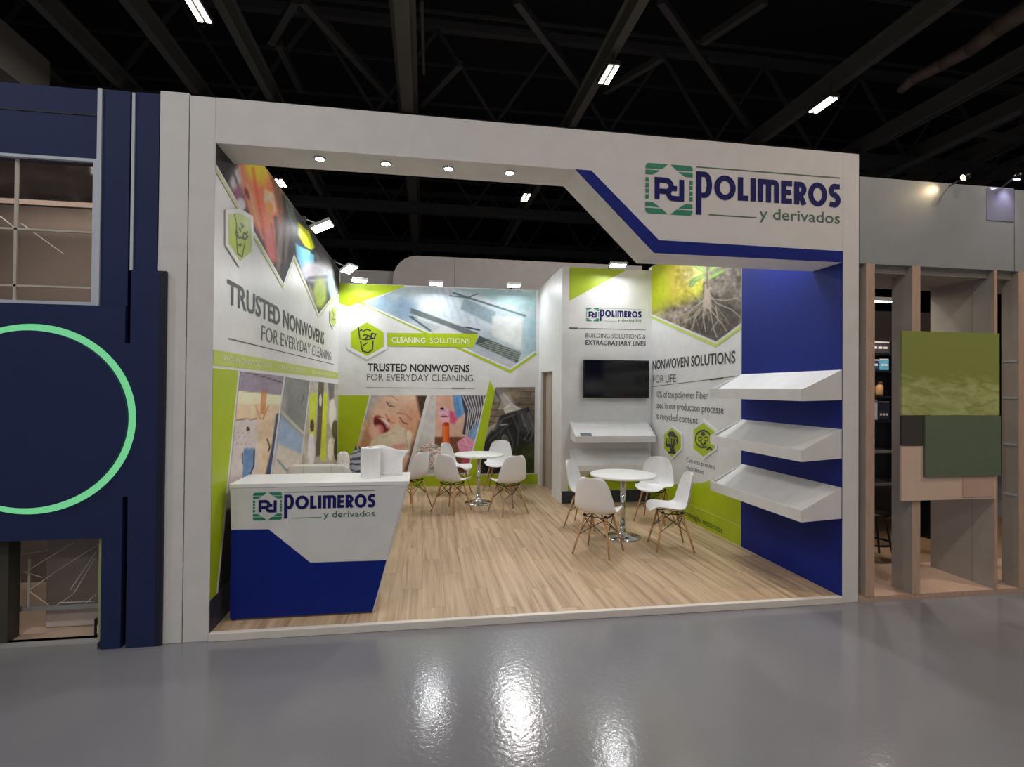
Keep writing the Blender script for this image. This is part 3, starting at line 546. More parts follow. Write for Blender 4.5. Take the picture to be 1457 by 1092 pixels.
def p_moto(p):
    n = p.noise(12, 12); p.C[:] = np.array((120, 108, 96)) + n[..., None] * 20
    for k in range(9): p.line([(680, 556 + k * 9), (770, 558 + k * 9)], 1.2, (70, 62, 56), .8)
    p.poly([(705, 556), (740, 556), (740, 568), (705, 564)], (150, 136, 118), 2, .6); p.poly([(690, 610), (712, 600), (700, 640), (680, 640)], (160, 152, 132), 3)
    p.ell(710, 563, 12, 9, (120, 116, 116), 30, .5); p.ell(720, 572, 13, 9, (160, 154, 150), 35, .5); p.ell(712, 578, 5, 6, (150, 140, 134))
    p.poly([(716, 582), (726, 573), (742, 582), (732, 588), (720, 592)], (202, 198, 192), 1.2)
    p.poly([(700, 618), (712, 592), (730, 586), (752, 580), (760, 600), (762, 640), (745, 650), (720, 652), (690, 640)], (38, 40, 42), 3); p.poly([(736, 586), (750, 582), (752, 616), (736, 612)], (58, 60, 66), 2); p.ell(755, 602, 7, 14, (88, 86, 88), -10, .5); p.ell(718, 625, 5, 7, (110, 106, 102)); p.line([(713, 605), (722, 604)], 2, (140, 138, 136))
    p.poly([(684, 634), (700, 612), (715, 640), (705, 676), (684, 676)], (40, 40, 40), 4); p.poly([(716, 640), (762, 626), (762, 676), (716, 676)], (44, 52, 28), 4); p.poly([(735, 650), (762, 640), (762, 676), (735, 676)], (56, 66, 26), 5); p.line([(723, 625), (725, 650)], 1.5, (110, 130, 50), .7)
    for q, w_, c_ in (([(704, 612), (716, 596), (732, 590)], 2.5, (86, 88, 92)), ([(708, 630), (714, 612), (728, 602)], 2, (74, 76, 80)), ([(730, 594), (738, 612), (736, 634)], 2, (92, 92, 94)), ([(742, 590), (748, 606)], 3, (112, 112, 116)), ([(752, 588), (760, 612), (754, 626)], 3, (106, 104, 106)), ([(722, 612), (730, 630), (728, 646)], 1.6, (96, 98, 94)), ([(696, 628), (706, 618), (712, 632)], 1.6, (90, 90, 88)), ([(690, 650), (700, 640), (708, 652)], 1.5, (84, 84, 80)), ([(738, 622), (756, 630), (760, 640)], 2, (70, 74, 70)), ([(704, 556), (712, 570), (708, 580)], 2.5, (70, 66, 66)), ([(716, 560), (724, 570), (728, 578)], 2, (190, 184, 178)), ([(718, 584), (728, 580), (738, 584)], 1.2, (150, 146, 142)), ([(746, 604), (752, 616), (746, 626)], 1.5, (128, 126, 124))): p.line(q, w_, c_, .8, 2)
    p.ell(702, 664, 11, 12, (26, 26, 28), 0, .2); p.ell(702, 664, 6, 7, (70, 70, 70), 0, .3); p.ell(745, 612, 5, 3, (60, 62, 70), 20, .5)
    p.ell(728, 650, 6, 3, (140, 130, 110)); p.C += n[..., None] * 14
photo_quad('B', [(2.42, .255), (3.44, .255), (3.44, 1.81), (2.72, 1.80)], (100, 140), p_moto, wb, 'dark photo of a person bending over a motorcycle')
# ------------------------------------------------------------------ partition with door
wp = struct('wall_partition', MB().box(3.51, 3.61, 3.93, 4.55, 0, 3.63).box(3.51, 3.61, 5.42, 5.74, 0, 3.60).prism([(3.51, 4.55, 2.07), (3.51, 5.42, 2.07), (3.51, 5.42, 3.60), (3.51, 4.55, 3.63)], (.1, 0, 0)), white, 'white partition wall with a door opening', 'wall')
d1 = struct('door_1', MB().box(3.60, 3.64, 4.56, 5.41, .05, 2.06), mat('door_beige', (176, 160, 148), .5), 'beige storeroom door set back in the partition', 'door')
for y in (4.55, 5.40): MB().box(3.545, 3.605, y, y + .02, .05, 2.07).build('door_frame', mat('door_frame', (150, 138, 128), .5), d1)
MB().box(3.598, 3.602, 4.97, 4.985, .06, 2.05).build('door_seam', inklight, d1)
# ------------------------------------------------------------------ wall with the screen
wt = struct('wall_middle', MB().box(3.612, 4.93, 3.93, 4.03, 0, 3.63), printwhite, 'white printed wall carrying the screen and two shelves', 'wall')
MB().box(3.505, 3.612, 3.925, 3.929, .05, 3.63).build('wall_end', white, wt)
flat('skirting', 'T', [(3.52, .05), (4.925, .05), (4.925, .235), (3.52, .235)], skirt, wt, .006)
flat('green_panel', 'T', [(3.512, 3.625), (4.51, 3.625), (4.50, 3.61), (3.59, 3.10), (3.512, 3.15)], lime, wt)
flat('green_panel', 'T', [(3.52, .24), (4.925, .24), (4.925, .60), (4.1, .60), (3.9, .45), (3.52, .28)], lime, wt)
logo('T', 3.88, 2.815, .205, wt)
flat('rule_line', 'T', [(3.52, 2.70), (4.84, 2.70), (4.84, 2.708), (3.52, 2.708)], inklight, wt); flat('rule_line', 'T', [(3.58, 2.694), (3.75, 2.694), (3.75, 2.712), (3.58, 2.712)], ink, wt, .004)
text('T', 'BUILDING SOLUTIONS &', 3.875, 4.84, 2.565, 2.635, inklight, wt, 0); text('T', 'EXTRAGRATIARY LIVES', 3.875, 4.84, 2.455, 2.525, ink, wt, .02)
# ------------------------------------------------------------------ right wall
wr = struct('wall_right', MB().box(4.93, 5.03, 1.48, 4.03, 0, 3.69), printwhite, 'right wall, white print beside a dark blue section', 'wall')
MB().box(4.93, 5.03, .36, 1.479, 0, 3.69).box(4.929, 4.9335, 0.002, .36, 0.0, 2.86).build('blue_panel', blue, wr, label='dark blue wall panel behind the shelves')
def p_root(p):
    n = p.noise(9, 21, 5); n2 = p.noise(4, 22, 3); p.C[:] = np.array((150, 136, 122)) + (n * 90 + n2 * 50)[..., None]
    g = np.clip((p.Y - 430 + (p.X - 930) * .28) / 20, 0, 1)
    sky = np.array((196, 204, 40)) * np.ones(p.C.shape); p.C = np.where(((p.X < 1000))[..., None], p.C * g[..., None] + sky * (1 - g[..., None]), p.C)
    p.ell(965, 400, 28, 26, (236, 214, 70), -30, .9, .9); p.ell(935, 400, 16, 40, (190, 204, 20), 0, .9, .8); p.ell(985, 390, 14, 16, (246, 236, 160), 0, 1, .8)
    p.poly([(1010, 375), (1060, 375), (1060, 440), (1030, 430), (1012, 410)], (120, 112, 102), 6, .5); p.C += (p.noise(5, 30, 3) * 60)[..., None] * (p.X > 960)[..., None]
    p.poly([(985, 440), (1006, 412), (1030, 430), (1054, 440), (1054, 462), (1019, 488), (980, 468)], (70, 66, 62), 8, .75)
    for q in ([(1006, 408), (1004, 430), (990, 450), (984, 470)], [(1006, 412), (1010, 440), (1016, 470), (1020, 480)], [(1006, 415), (1020, 432), (1040, 440), (1054, 452)], [(1005, 420), (1000, 450), (1004, 472)], [(1004, 425), (980, 445), (960, 452)], [(1010, 440), (1028, 462), (1034, 472)], [(1008, 424), (1030, 428), (1050, 424)], [(1018, 436), (1022, 456), (1012, 470)], [(995, 440), (985, 452), (970, 460)]):
        p.line(q, 1.5, (206, 192, 172), .9)
    p.poly([(1003, 404), (1009, 404), (1013, 440), (1000, 440)], (196, 180, 158), 3); p.line([(1006, 376), (1007, 410)], 3, (120, 120, 84))
    for cx_, cy_, rx_, rot_ in ((992, 397, 13, -24), (1020, 390, 13, -28), (996, 382, 10, 30), (1018, 379, 11, -38), (985, 404, 6, -50)): p.ell(cx_, cy_, rx_, 3.4, (140, 182, 86), rot_, .5, .95); p.ell(cx_, cy_, rx_ * .8, 1.0, (196, 220, 150), rot_, .6, .7)
    for k in range(26):
        r_ = np.random.default_rng(300 + k); x0 = 1005 + r_.normal(0, 8); y0 = 422 + abs(r_.normal(0, 14)); dx = r_.normal(0, 16); p.line([(x0, y0), (x0 + dx * .5 + r_.normal(0, 3), y0 + 12), (x0 + dx, y0 + 22 + r_.random() * 12)], .8, (196, 182, 162), .65)
a_, b_, c_ = at('R', 930, 446), at('R', 1019, 486), (1.485, 2.53)
photo('R', [(3.92, a_[1]), b_, c_], [(3.92, 3.685), (1.485, 3.685)], (150, 130), p_root, wr, 'photo of a seedling with roots spreading in brown soil', px=False, gain=.88)
polys2d('photo_border', 'R', stroke([(3.92, a_[1] - .05), (b_[0], b_[1] - .05), (1.49, 2.48)], .035), limepale, wr, .003)
text('R', 'NONWOVEN SOLUTIONS', 3.87, 1.60, 2.09, 2.225, ink, wr, .018); text('R', 'FOR LIFE', 3.85, 3.07, 1.885, 2.0, inklight, wr, -.002)
flat('rule_line', 'R', [(3.9, 1.82), (1.5, 1.935), (1.5, 1.943), (3.9, 1.828)], inklight, wr); flat('rule_line', 'R', [(2.15, 1.897), (1.85, 1.911), (1.85, 1.930), (2.15, 1.914)], ink, wr, .004)
text('R', '10% of the polyseter Fiber', 3.73, 2.2, 1.665, 1.76, inklight, wr, .004); text('R', 'used in our production processe', 3.73, 1.84, 1.50, 1.60, inklight, wr, .004); text('R', 'is recycled content.', 3.73, 2.42, 1.34, 1.44, inklight, wr, .004)
hx1 = hexicon('R', [(957, 609), (970, 620), (970, 638), (957, 651), (946, 638), (946, 618)], wr, [], frame=1.18)
hx2 = hexicon('R', [(1002, 602), (1018, 615), (1018, 638), (1002, 650), (988, 638), (988, 612)], wr, [], frame=1.18)
def blob(cx, cy, rx, ry): return [at('R', cx + rx * math.cos(t), cy + ry * math.sin(t)) for t in np.linspace(0, 2 * math.pi, 14)[:-1]]
polys2d('badge_icon', 'R', [blob(958, 627, 9, 9), (1, blob(957, 620, 6, 6)), (2, blob(954, 632, 6, 5)), (3, [at('R', *q) for q in ((956, 634), (960, 634), (962, 644), (955, 644))])] + stroke([at('R', *q) for q in ((952, 644), (963, 645))], .03), ink, hx1, .016, label='dark round tree with letters')
text('R', 'BITS', at('R', 951, 630)[0], at('R', 965, 630)[0], at('R', 958, 633)[1], at('R', 958, 622)[1], lime, hx1, .01, .0195)
polys2d('badge_icon', 'R', stroke([at('R', 1002 + 11 * math.cos(math.radians(t)), 625 + 12 * math.sin(math.radians(t))) for t in range(60, 391, 15)], .022) + stroke([at('R', *q) for q in ((1007, 640), (1012, 637), (1015, 641))], .025) + [blob(1002, 618, 3, 3)] + stroke(blob(998, 625, 3, 3), .012, True) + stroke(blob(1006, 625, 3, 3), .012, True) + stroke([at('R', *q) for q in ((999, 630), (1002, 634), (1006, 630))], .025), ink, hx2, .016, label='dark circular arrow drawing')
text('R', 'Con este proceso', 2.75, 2.03, .82, .88, inklight, wr, 0); text('R', 'reciclamos', 2.75, 2.3, .72, .78, inklight, wr, 0)
flat('green_panel', 'R', [(3.925, .05), (1.485, .05), (1.485, .90), (2.0, .72), (2.35, .60), (3.925, .30)], lime, wr)
flat('rule_line', 'R', [(3.5, .255), (1.49, .265), (1.49, .28), (3.5, .27)], limepale, wr, .004)
text('R', 'tecnologia, entornos', 2.9, 1.85, .10, .17, mat('ink_olive', (70, 84, 10), .5), wr, .01, .004)

# ================================================================== THINGS in the stand
# reception counter
rc = thing('reception_counter', (.68, .42, .05), 'white and blue reception counter with logo and slanted right end', 'counter')
def cx_r(z): return 1.085 + (1.345 - 1.085) * (z - .06) / (1.055 - .06)
FRc = lambda q, y: [(a, y, b) for a, b in q]
yb_ = .64; T_ = 1.055
cut = [(.07, .72), (.33, .715), (.63, .455), (cx_r(.45), .45)]
MB().prism(FRc([cut[0], cut[1], cut[2], cut[3], (cx_r(T_ - .03), T_ - .03), (.06, T_ - .03)], .20), (0, yb_ - .20, 0)).build('upper_body', white, rc, bevel=.002)
MB().prism(FRc([(.07, .065), (cx_r(.065), .065), (cx_r(.449), .449), (cut[2][0], .454), (cut[1][0], .714), (.07, .719)], .201), (0, yb_ - .201 - .01, 0)).build('blue_panel', blue, rc, label='dark blue stepped lower front')
MB().prism([(cx_r(.065) + .001, .205, .065), (cx_r(T_ - .03) + .001, .205, T_ - .03), (cx_r(T_ - .03) + .001, yb_, T_ - .03), (cx_r(.065) + .001, yb_, .065)], (.008, 0, 0)).build('side_panel', white, rc)
MB().box(.055, 1.352, .196, yb_ + .01, T_ - .03, T_).build('counter_top', mat('counter_top', (240, 241, 242), .3, var=.01), rc, bevel=.003)
MB().box(.10, 1.06, .22, yb_ - .04, .05, .066).build('plinth', mat('plinth_grey', (150, 140, 130), .5), rc)
logo('C', .22, .785, .203, rc, .003)
# paper towel roll
pr = thing('paper_towel_roll', (1.04, .42, T_), 'white paper towel roll with a loose sheet, on the counter', 'paper towel')
MB().lathe([(.022, 0), (.074, 0), (.077, .003), (.077, .233), (.074, .237), (.022, .237), (.022, .0)], (1.04, .42, T_), 40, False).build('roll', paper, pr, smooth=False)
MB().lathe([(.018, .002), (.0215, .002), (.0215, .236), (.018, .236), (.018, .002)], (1.04, .42, T_), 24, False).build('core', mat('card', (190, 170, 150), .8), pr)
ns, nt_ = 26, 12; G = np.zeros((nt_, ns, 3))
for i in range(ns):
    u = i / (ns - 1)
    for j in range(nt_):
        v = j / (nt_ - 1); wob = .012 * math.sin(u * 9) * u + .01 * math.sin(v * 5 + u * 4) * u
        x = 1.045 + .245 * u; top = .235 - .02 * u * u + .012 * math.sin(u * 5)
        if u > .82: x += .05 * (u - .82) / .18 * max(0, (v - .62)) / .38
        G[j, i] = (x, .497 - .05 * u + wob, T_ + .002 + v * top)
sh = MB().grid(G).build('loose_sheet', paper, pr, smooth=True, recalc=False); sm = sh.modifiers.new('thick', 'SOLIDIFY'); sm.thickness = .0015
# upholstered chair behind the counter
oc = thing('office_chair', (.47, 1.15, .05), 'white upholstered chair behind the counter, only its backrest showing', 'chair')
cush = mat('white_upholstery', (214, 214, 208), .75, bump=.05)
nb = 14; G = np.zeros((10, nb, 3))
MB().prism([(x, 1.33, z) for x, z in [(.21, .55), (.19, .97)] + [(.24 - .05 * math.cos(math.radians(a)), .985 + .05 * math.sin(math.radians(a))) for a in (20, 50, 90)] + [(.69 - .05 * math.cos(math.radians(a)), .98 + .05 * math.sin(math.radians(a))) for a in (90, 130, 165)] + [(.74, .96), (.72, .55)]], (0, .07, 0)).build('backrest', cush, oc, bevel=.02)
for x in (.34, .59): MB().box(x - .003, x + .003, 1.326, 1.33, .58, 1.02).build('seam', mat('seam', (186, 186, 182), .8), oc)
MB().box(.21, .73, .86, 1.34, .45, .55).build('seat', cush, oc, bevel=.03)
MB().cyl((.47, 1.1, .12), (.47, 1.1, .46), .03).build('gas_lift', chrome, oc, smooth=True)
for k in range(5):
    a = 2 * math.pi * k / 5 + .3; e_ = (.47 + .24 * math.cos(a), 1.1 + .24 * math.sin(a))
    MB().bar((.47, 1.1, .13), (e_[0], e_[1], .11), .04, .03).build('base_arm', chrome, oc)
    MB().cyl((e_[0] - .012, e_[1], .078), (e_[0] + .012, e_[1], .078), .028, n=14).build('caster', blackp, oc)
# ---------------------------------------------------------------- tables
def make_table(name, x, y, r, label):
    t = thing(name, (x, y, .05), label, 'table', 'round pedestal tables'); c = (x, y, .05)
    MB().lathe([(r - .012, .712), (r - .003, .716), (r, .726), (r - .003, .736), (r - .01, .74)], c, 48).build('table_top', tablem, t, smooth=True)
    MB().lathe([(.03, .03), (.03, .70)], c, 24).build('column', chrome, t, smooth=True)
    MB().lathe([(.12, .70), (.12, .711)], c, 24).build('top_plate', chrome, t)
    MB().lathe([(.215, 0.0), (.215, .008), (.20, .016), (.10, .024), (.055, .04), (.036, .085), (.031, .13)], c, 40).build('base', chrome, t, smooth=True)
    return t
make_table('round_table', 3.77, 2.03, .385, 'round white table on a chrome foot, the nearer one in front of the screen wall')
make_table('round_table', 2.28, 4.13, .375, 'round white table on a chrome foot by the back wall, before the green slash')
make_table('round_table', .76, 2.25, .36, 'white table hidden behind the counter, holding the grey bag')
# ---------------------------------------------------------------- shell chairs
def make_chair():
    t = thing('shell_chair', (0, 0, 0))
    prof = [(.235, .405, .10), (.225, .428, .165), (.19, .441, .195), (.12, .437, .212), (.03, .425, .224), (-.06, .418, .23), (-.125, .428, .232), (-.17, .465, .230), (-.197, .525, .226), (-.214, .60, .214), (-.228, .68, .196), (-.240, .75, .174), (-.249, .80, .142), (-.253, .82, .085)]
    nu = 13; G = np.zeros((len(prof), nu, 3))
    for j, (yy, zz, hw) in enumerate(prof):
        w1 = min(1, max(0, (j - 4) / 4.0)); w0 = 1 - w1
        for i in range(nu):
            u = -1 + 2 * i / (nu - 1); e = abs(u) ** 2.4
            cz = .045 * e * (w0 * (1 if j > 1 else .3) + .7 * w1 * max(0, 1 - (j - 6) / 3)) ; cyy = .075 * e * w1 * (1 - .35 * max(0, j - 9) / 4)
            G[j, i] = (u * hw, yy + cyy, zz + cz)
    sh = MB().grid(G).build('seat_shell', shellm, t, smooth=True, recalc=False)
    so = sh.modifiers.new('thick', 'SOLIDIFY'); so.thickness = .008; so.offset = 0
    sb = sh.modifiers.new('sub', 'SUBSURF'); sb.levels = 1; sb.render_levels = 2
    top = {}
    for sx in (-1, 1):
        for sy in (-1, 1):
            a = (sx * .115, sy * .10 + .0, .40); b = (sx * .205, sy * .20 - .01, 0.0); top[sx, sy] = (np.array(a), np.array(b))
            MB().cyl(b, a, .0085, .0145, n=12).build('leg', beech, t, smooth=True)
    w_ = MB(); P = lambda k, f: top[k][0] * (1 - f) + top[k][1] * f
    for a, b in (((-1, -1), (1, -1)), ((-1, 1), (1, 1)), ((-1, -1), (-1, 1)), ((1, -1), (1, 1))):
        w_.cyl(P(a, .05), P(b, .5), .0042, n=6); w_.cyl(P(b, .05), P(a, .5), .0042, n=6)
        w_.cyl(P(a, .03), P(b, .03), .006, n=6)
    w_.build('wire_bracing', wire, t)
    mb = MB()
    for k in top: mb = MB().cyl(P(k, .02) + (0, 0, .0), P(k, .02) + (0, 0, .022), .016, n=10); mb.build('shell_mount', blackp, t)
    return t
def copy_tree(o, parent=None):
    c = o.copy(); COL.objects.link(c); c.parent = parent
    for ch in [q for q in bpy.data.objects if q.parent == o]: copy_tree(ch, c)
    return c
ch0 = make_chair()
chairs = [(3.30, 1.49, 49, 'white shell chair with its back to the viewer, front left of near table'),
          (4.13, 1.56, 170, 'white shell chair seen from its side, at the right of the near table'),
          (4.47, 2.75, 228, 'white shell chair facing forward behind the near table, below the green badges'),
          (3.48, 2.58, -35, 'white shell chair half hidden, at the far left of the near table'),
          (1.86, 3.63, 48, 'white shell chair turned away, at the front left of the far table'),
          (2.62, 3.43, 112, 'white shell chair turned away, at the front right of the far table'),
          (1.98, 4.87, -32, 'white shell chair below the orange bottle photo, behind the far table'),
          (2.72, 5.20, 248, 'white shell chair facing forward below the motorcycle photo'),
          (1.29, 3.94, 140, 'white shell chair turned to the left, nearest the counter')]
for i, (x, y, a, lb) in enumerate(chairs):
    o = ch0 if i == 0 else copy_tree(ch0)
    o.location = (x, y, .05); o.rotation_euler = (0, 0, math.radians(a - 90)); tag(o, lb, 'chair', 'white shell chairs around the tables')
# ---------------------------------------------------------------- bags on the hidden table
def lumpy(c, r, seed, pw_=2.6, n=28, m=18, amp=.12, flat_=0):
    G = np.zeros((m, n, 3)); q = np.random.default_rng(seed); ph = q.random(12) * 6
    for j in range(m):
        th = math.pi * j / (m - 1)
        for i in range(n):
            f = 2 * math.pi * i / (n - 1); d = np.array((math.sin(th) * math.cos(f), math.sin(th) * math.sin(f), -math.cos(th)))
            d = np.sign(d) * np.abs(d) ** (2 / pw_); k = 1 + amp * (math.sin(3 * f + ph[0] + 2 * d[2]) * math.sin(4 * d[2] * 2 + ph[1]) + .6 * math.sin(7 * f + ph[2]) * math.sin(9 * d[2] + ph[3])) * math.sin(th)
            G[j, i] = np.array(c) + d * np.array(r) * k
    return G
tt = .79
gb = thing('grey_bag', (.80, 2.2, tt), 'crumpled grey striped fabric bag with dark loops, behind the paper roll', 'bag')
def stripe_mat():
    m = bpy.data.materials.new('grey_stripe'); m.use_nodes = True; nt = m.node_tree; b = nt.nodes['Principled BSDF']; N = nt.nodes.new; L = nt.links.new
    tc = N('ShaderNodeTexCoord'); wv = N('ShaderNodeTexWave'); wv.bands_direction = 'Z'; wv.inputs['Scale'].default_value = 5; wv.inputs['Distortion'].default_value = 7; wv.inputs['Detail'].default_value = 2
    rp = N('ShaderNodeValToRGB'); rp.color_ramp.elements[0].position = .15; rp.color_ramp.elements[0].color = (*lin((80, 84, 92)), 1); rp.color_ramp.elements[1].position = .5; rp.color_ramp.elements[1].color = (*lin((176, 182, 190)), 1)
    L(tc.outputs['Object'], wv.inputs['Vector']); L(wv.outputs['Fac'], rp.inputs[0]); L(rp.outputs[0], b.inputs['Base Color']); b.inputs['Roughness'].default_value = .85
    return m
MB().grid(lumpy((.80, 2.2, tt + .15), (.15, .11, .15), 3)).build('bag_body', stripe_mat(), gb, smooth=True)
for k in range(5):
    a = k * .055; x = .70 + a
    MB().add([(x, 2.17, tt + .27), (x + .05, 2.19, tt + .26), (x + .01 - .02 * (k % 2), 2.16, tt + .345), (x + .03, 2.24, tt + .27)], [(0, 1, 2), (1, 3, 2), (3, 0, 2), (0, 3, 1)]).build('fabric_tip', mat('dark_grey_cloth', (84, 88, 94), .8), gb)
wbg = thing('white_bag', (.62, 2.02, tt), 'small white drawstring bag leaning beside the grey bag', 'bag')
lace = mat('white_lace', (236, 232, 228), .85, var=.16, vscale=40)
MB().grid(lumpy((.605, 2.02, tt + .145), (.065, .06, .145), 5, 3.2, amp=.06)).build('bag_body', lace, wbg, smooth=True)
for a, b in (((.63, 1.955, tt + .17), (.70, 1.93, tt + .07)), ((.60, 1.955, tt + .17), (.53, 1.95, tt + .10))):
    MB().cyl(a, b, .010, .014, n=8).build('drawstring', mat('cord_white', (236, 230, 224), .8), wbg, smooth=True)
# ---------------------------------------------------------------- screen
tv = thing('television', (4.34, 3.9, 1.64), 'large black flat television on the white wall', 'television')
cs_ = MB().box(3.82, 4.86, 3.835, 3.875, 1.645, 2.225).build('casing', blackp, tv, bevel=.006)
MB().box(3.832, 4.848, 3.832, 3.836, 1.662, 2.213).build('screen', screenm, cs_)
MB().box(4.15, 4.55, 3.875, 3.929, 1.80, 2.08).build('wall_bracket', steel, tv)
# ---------------------------------------------------------------- display shelves
def tray(name, w, a0, a1, zf0, zf1, zb0, zb1, dep, label, group):
    """sloping display tray: lip at the front, high back on the wall"""
    t = thing(name, FR[w]((a0 + a1) / 2, zf0, 0), label, 'shelf', group); T = .018; lo_, hi_ = min(a0, a1), max(a0, a1)
    P = lambda a, d, z: FR[w](a, z, d)
    def slab(q): # q: list of (d, z) profile, extruded along a
        return lambda mb, x0, x1: mb.prism([P(x0, d, z) for d, z in q], np.array(P(x1, 0, 0)) - np.array(P(x0, 0, 0)))
    dz = (zb1 - zf1 + .05)
    MB_ = MB(); slab([(.002, zb1 - T), (dep - T, zf1 - .05), (dep - T, zf1 - .05 + T), (.002, zb1)])(MB_, lo_ + T, hi_ - T); MB_.build('sloping_tray', white, t)
    m2 = MB(); slab([(dep - T, zf0), (dep, zf0), (dep, zf1), (dep - T, zf1)])(m2, lo_, hi_); m2.build('front_lip', white, t, bevel=.001)
    m3 = MB(); slab([(.002, zb0), (dep - T, zf0), (dep - T, zf0 + T), (.002, zb0 + T)])(m3, lo_ + T, hi_ - T); m3.build('underside', white, t)
    for x in (lo_, hi_ - T):
        m4 = MB(); slab([(.002, zb0), (dep - T, zf0), (dep - T, zf1), (.002, zb1)])(m4, x, x + T); m4.build('end_panel', white, t)
    return t
g_ = 'white trays on the blue wall'
tray('display_shelf', 'R', .003, 1.47, 1.69, 1.79, 1.70, 1.955, .38, 'white sloping display tray, topmost on the blue wall', g_)
tray('display_shelf', 'R', .003, 1.465, 1.185, 1.285, 1.21, 1.455, .38, 'white sloping display tray, middle of three on the blue wall', g_)
tray('display_shelf', 'R', .003, 1.46, .685, .785, .705, .965, .38, 'white sloping display tray, lowest on the blue wall', g_)
g_ = 'white trays under the screen'
tray('display_shelf', 'T', 3.64, 4.87, .995, 1.09, 1.03, 1.285, .33, 'white sloping tray directly under the television', g_)
tray('display_shelf', 'T', 3.64, 4.87, .58, .665, .62, .87, .33, 'lower white sloping tray under the television, behind the near table', g_)
tag(MB().box(3.72, 3.86, 3.618, 3.66, 1.062, 1.075).build('brochure_holder', mat('grey_card', (110, 116, 126), .5), loc=(3.79, 3.64, 1.06)) if False else MB().add([(3.73, 3.625, 1.068), (3.90, 3.625, 1.068), (3.90, 3.70, 1.125), (3.73, 3.70, 1.125), (3.73, 3.625, 1.074), (3.90, 3.625, 1.074), (3.90, 3.70, 1.131), (3.73, 3.70, 1.131)], [(0, 3, 2, 1), (4, 5, 6, 7), (0, 1, 5, 4), (1, 2, 6, 5), (2, 3, 7, 6), (3, 0, 4, 7)]).build('leaflet', mat('grey_card', (92, 98, 110), .5)), 'small grey leaflet lying on the tray under the television', 'leaflet')
# ---------------------------------------------------------------- floodlights
def flood(p, arm_to, label, tgt, w_=.25, h_=.14, watts=None, col=(.97, .99, 1.0)):
    """flat LED flood head at p on an arm fixed at arm_to, throwing towards tgt"""
    t = thing('floodlight', arm_to, label, 'floodlight', 'stand floodlights')
    p = np.array(p, float); d = np.array(tgt, float) - p; d /= np.linalg.norm(d); arm = np.array(arm_to, float)
    a = np.cross(d, (0, 0, 1.0)); a /= np.linalg.norm(a); b = np.cross(a, d)
    def plate(w, h, d0, d1): return MB().prism([p + a * sx * w / 2 + b * sy * h / 2 + d * d0 for sx, sy in ((-1, -1), (1, -1), (1, 1), (-1, 1))], d * (d1 - d0))
    hd = plate(w_, h_, -.035, .0).build('lamp_head', lampbody, t, bevel=.004)
    plate(w_ - .03, h_ - .03, .0005, .004).build('lens', lamp_e, hd)
    MB().cyl(arm, p - d * .03, .008, n=8).build('arm', lampbody, t, smooth=True)
    MB().box(arm[0] - .02, arm[0] + .02, arm[1] - .02, arm[1] + .02, arm[2] - .03, arm[2] + .03).build('clamp', blackp, t)
    lamp('lamp', 'AREA', t, p + d * .012, p + d, watts or FLOOD_W, col, w_, h_)
flood((.20, 2.91, 3.75), (-.02, 2.91, 3.84), 'big square floodlight on top of the left wall', (1.3, 2.85, 1.4), .26, .26, watts=6)
flood((.22, 5.2, 3.72), (-.02, 5.2, 3.84), 'floodlight in the back left corner, on the left wall', (1.2, 4.6, 1.6), .24, .22, watts=5)
flood((.38, 5.28, 3.55), (.38, 5.64, 3.60), 'floodlight over the green corner of the back wall', (.5, 4.85, 1.6))
flood((1.64, 5.28, 3.55), (1.64, 5.64, 3.60), 'floodlight over the middle of the back wall', (1.64, 4.75, 1.6))
flood((2.98, 5.28, 3.57), (2.98, 5.64, 3.60), 'floodlight over the right end of the back wall', (2.98, 4.75, 1.6))
flood((4.26, 3.60, 3.60), (4.26, 3.95, 3.66), 'floodlight over the wall with the television', (4.22, 3.2, 1.6))
flood((4.62, 2.2, 3.66), (4.95, 2.2, 3.72), 'floodlight on the right wall hidden behind the header', (4.6, 2.0, 1.2))
flood((4.62, .75, 3.66), (4.95, .75, 3.72), 'floodlight above the blue wall hidden behind the header', (4.85, .8, 1.6), watts=12)
# ================================================================== LEFT NEIGHBOUR: navy stand
ns_ = thing('navy_stand', (-1.2, .1, 0), 'dark navy exhibition stand front with a glowing green ring', 'exhibition stand')
MB().box(-2.6, -.745, .0, .14, 3.31, 3.78).build('fascia', navy, ns_)
MB().box(-2.6, -.745, -.004, .0, 3.60, 3.612).build('fascia_joint', navyedge, ns_)
MB().box(-2.6, -.545, -.03, .14, .745, 2.31).build('wall_panel', navy, ns_)
MB().box(-.668, -.545, -.03, .14, .0, .745).build('column', navy, ns_)
MB().box(-.715, -.548, .0, .14, 2.31, 3.79).build('column', navy, ns_)
MB().box(-.512, -.365, .0, .14, 2.56, 3.79).build('column', navy, ns_)
MB().box(-.512, -.335, -.03, -.001, .0, 2.56).build('column_front', navy, ns_)
MB().box(-.545, -.512, -.03, -.001, 1.02, 2.06).build('bridge_panel', navy, ns_)
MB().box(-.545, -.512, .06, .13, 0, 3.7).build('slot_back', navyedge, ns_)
MB().box(-.532, -.514, -.01, .05, 2.56, 3.78).build('trim_strip', trimlt, ns_)
MB().box(-.745, -.718, -.012, .02, 2.31, 3.79).build('trim_strip', trimlt, ns_)
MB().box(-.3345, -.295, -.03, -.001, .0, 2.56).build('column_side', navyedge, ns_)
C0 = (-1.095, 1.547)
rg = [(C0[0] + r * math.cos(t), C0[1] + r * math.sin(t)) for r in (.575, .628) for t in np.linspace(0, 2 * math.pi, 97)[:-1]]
MB().add([(a, -.033, b) for a, b in rg], [(i, (i + 1) % 96, 96 + (i + 1) % 96, 96 + i) for i in range(96)]).build('ring_light', ring_e, ns_, recalc=False, label='glowing green ring')
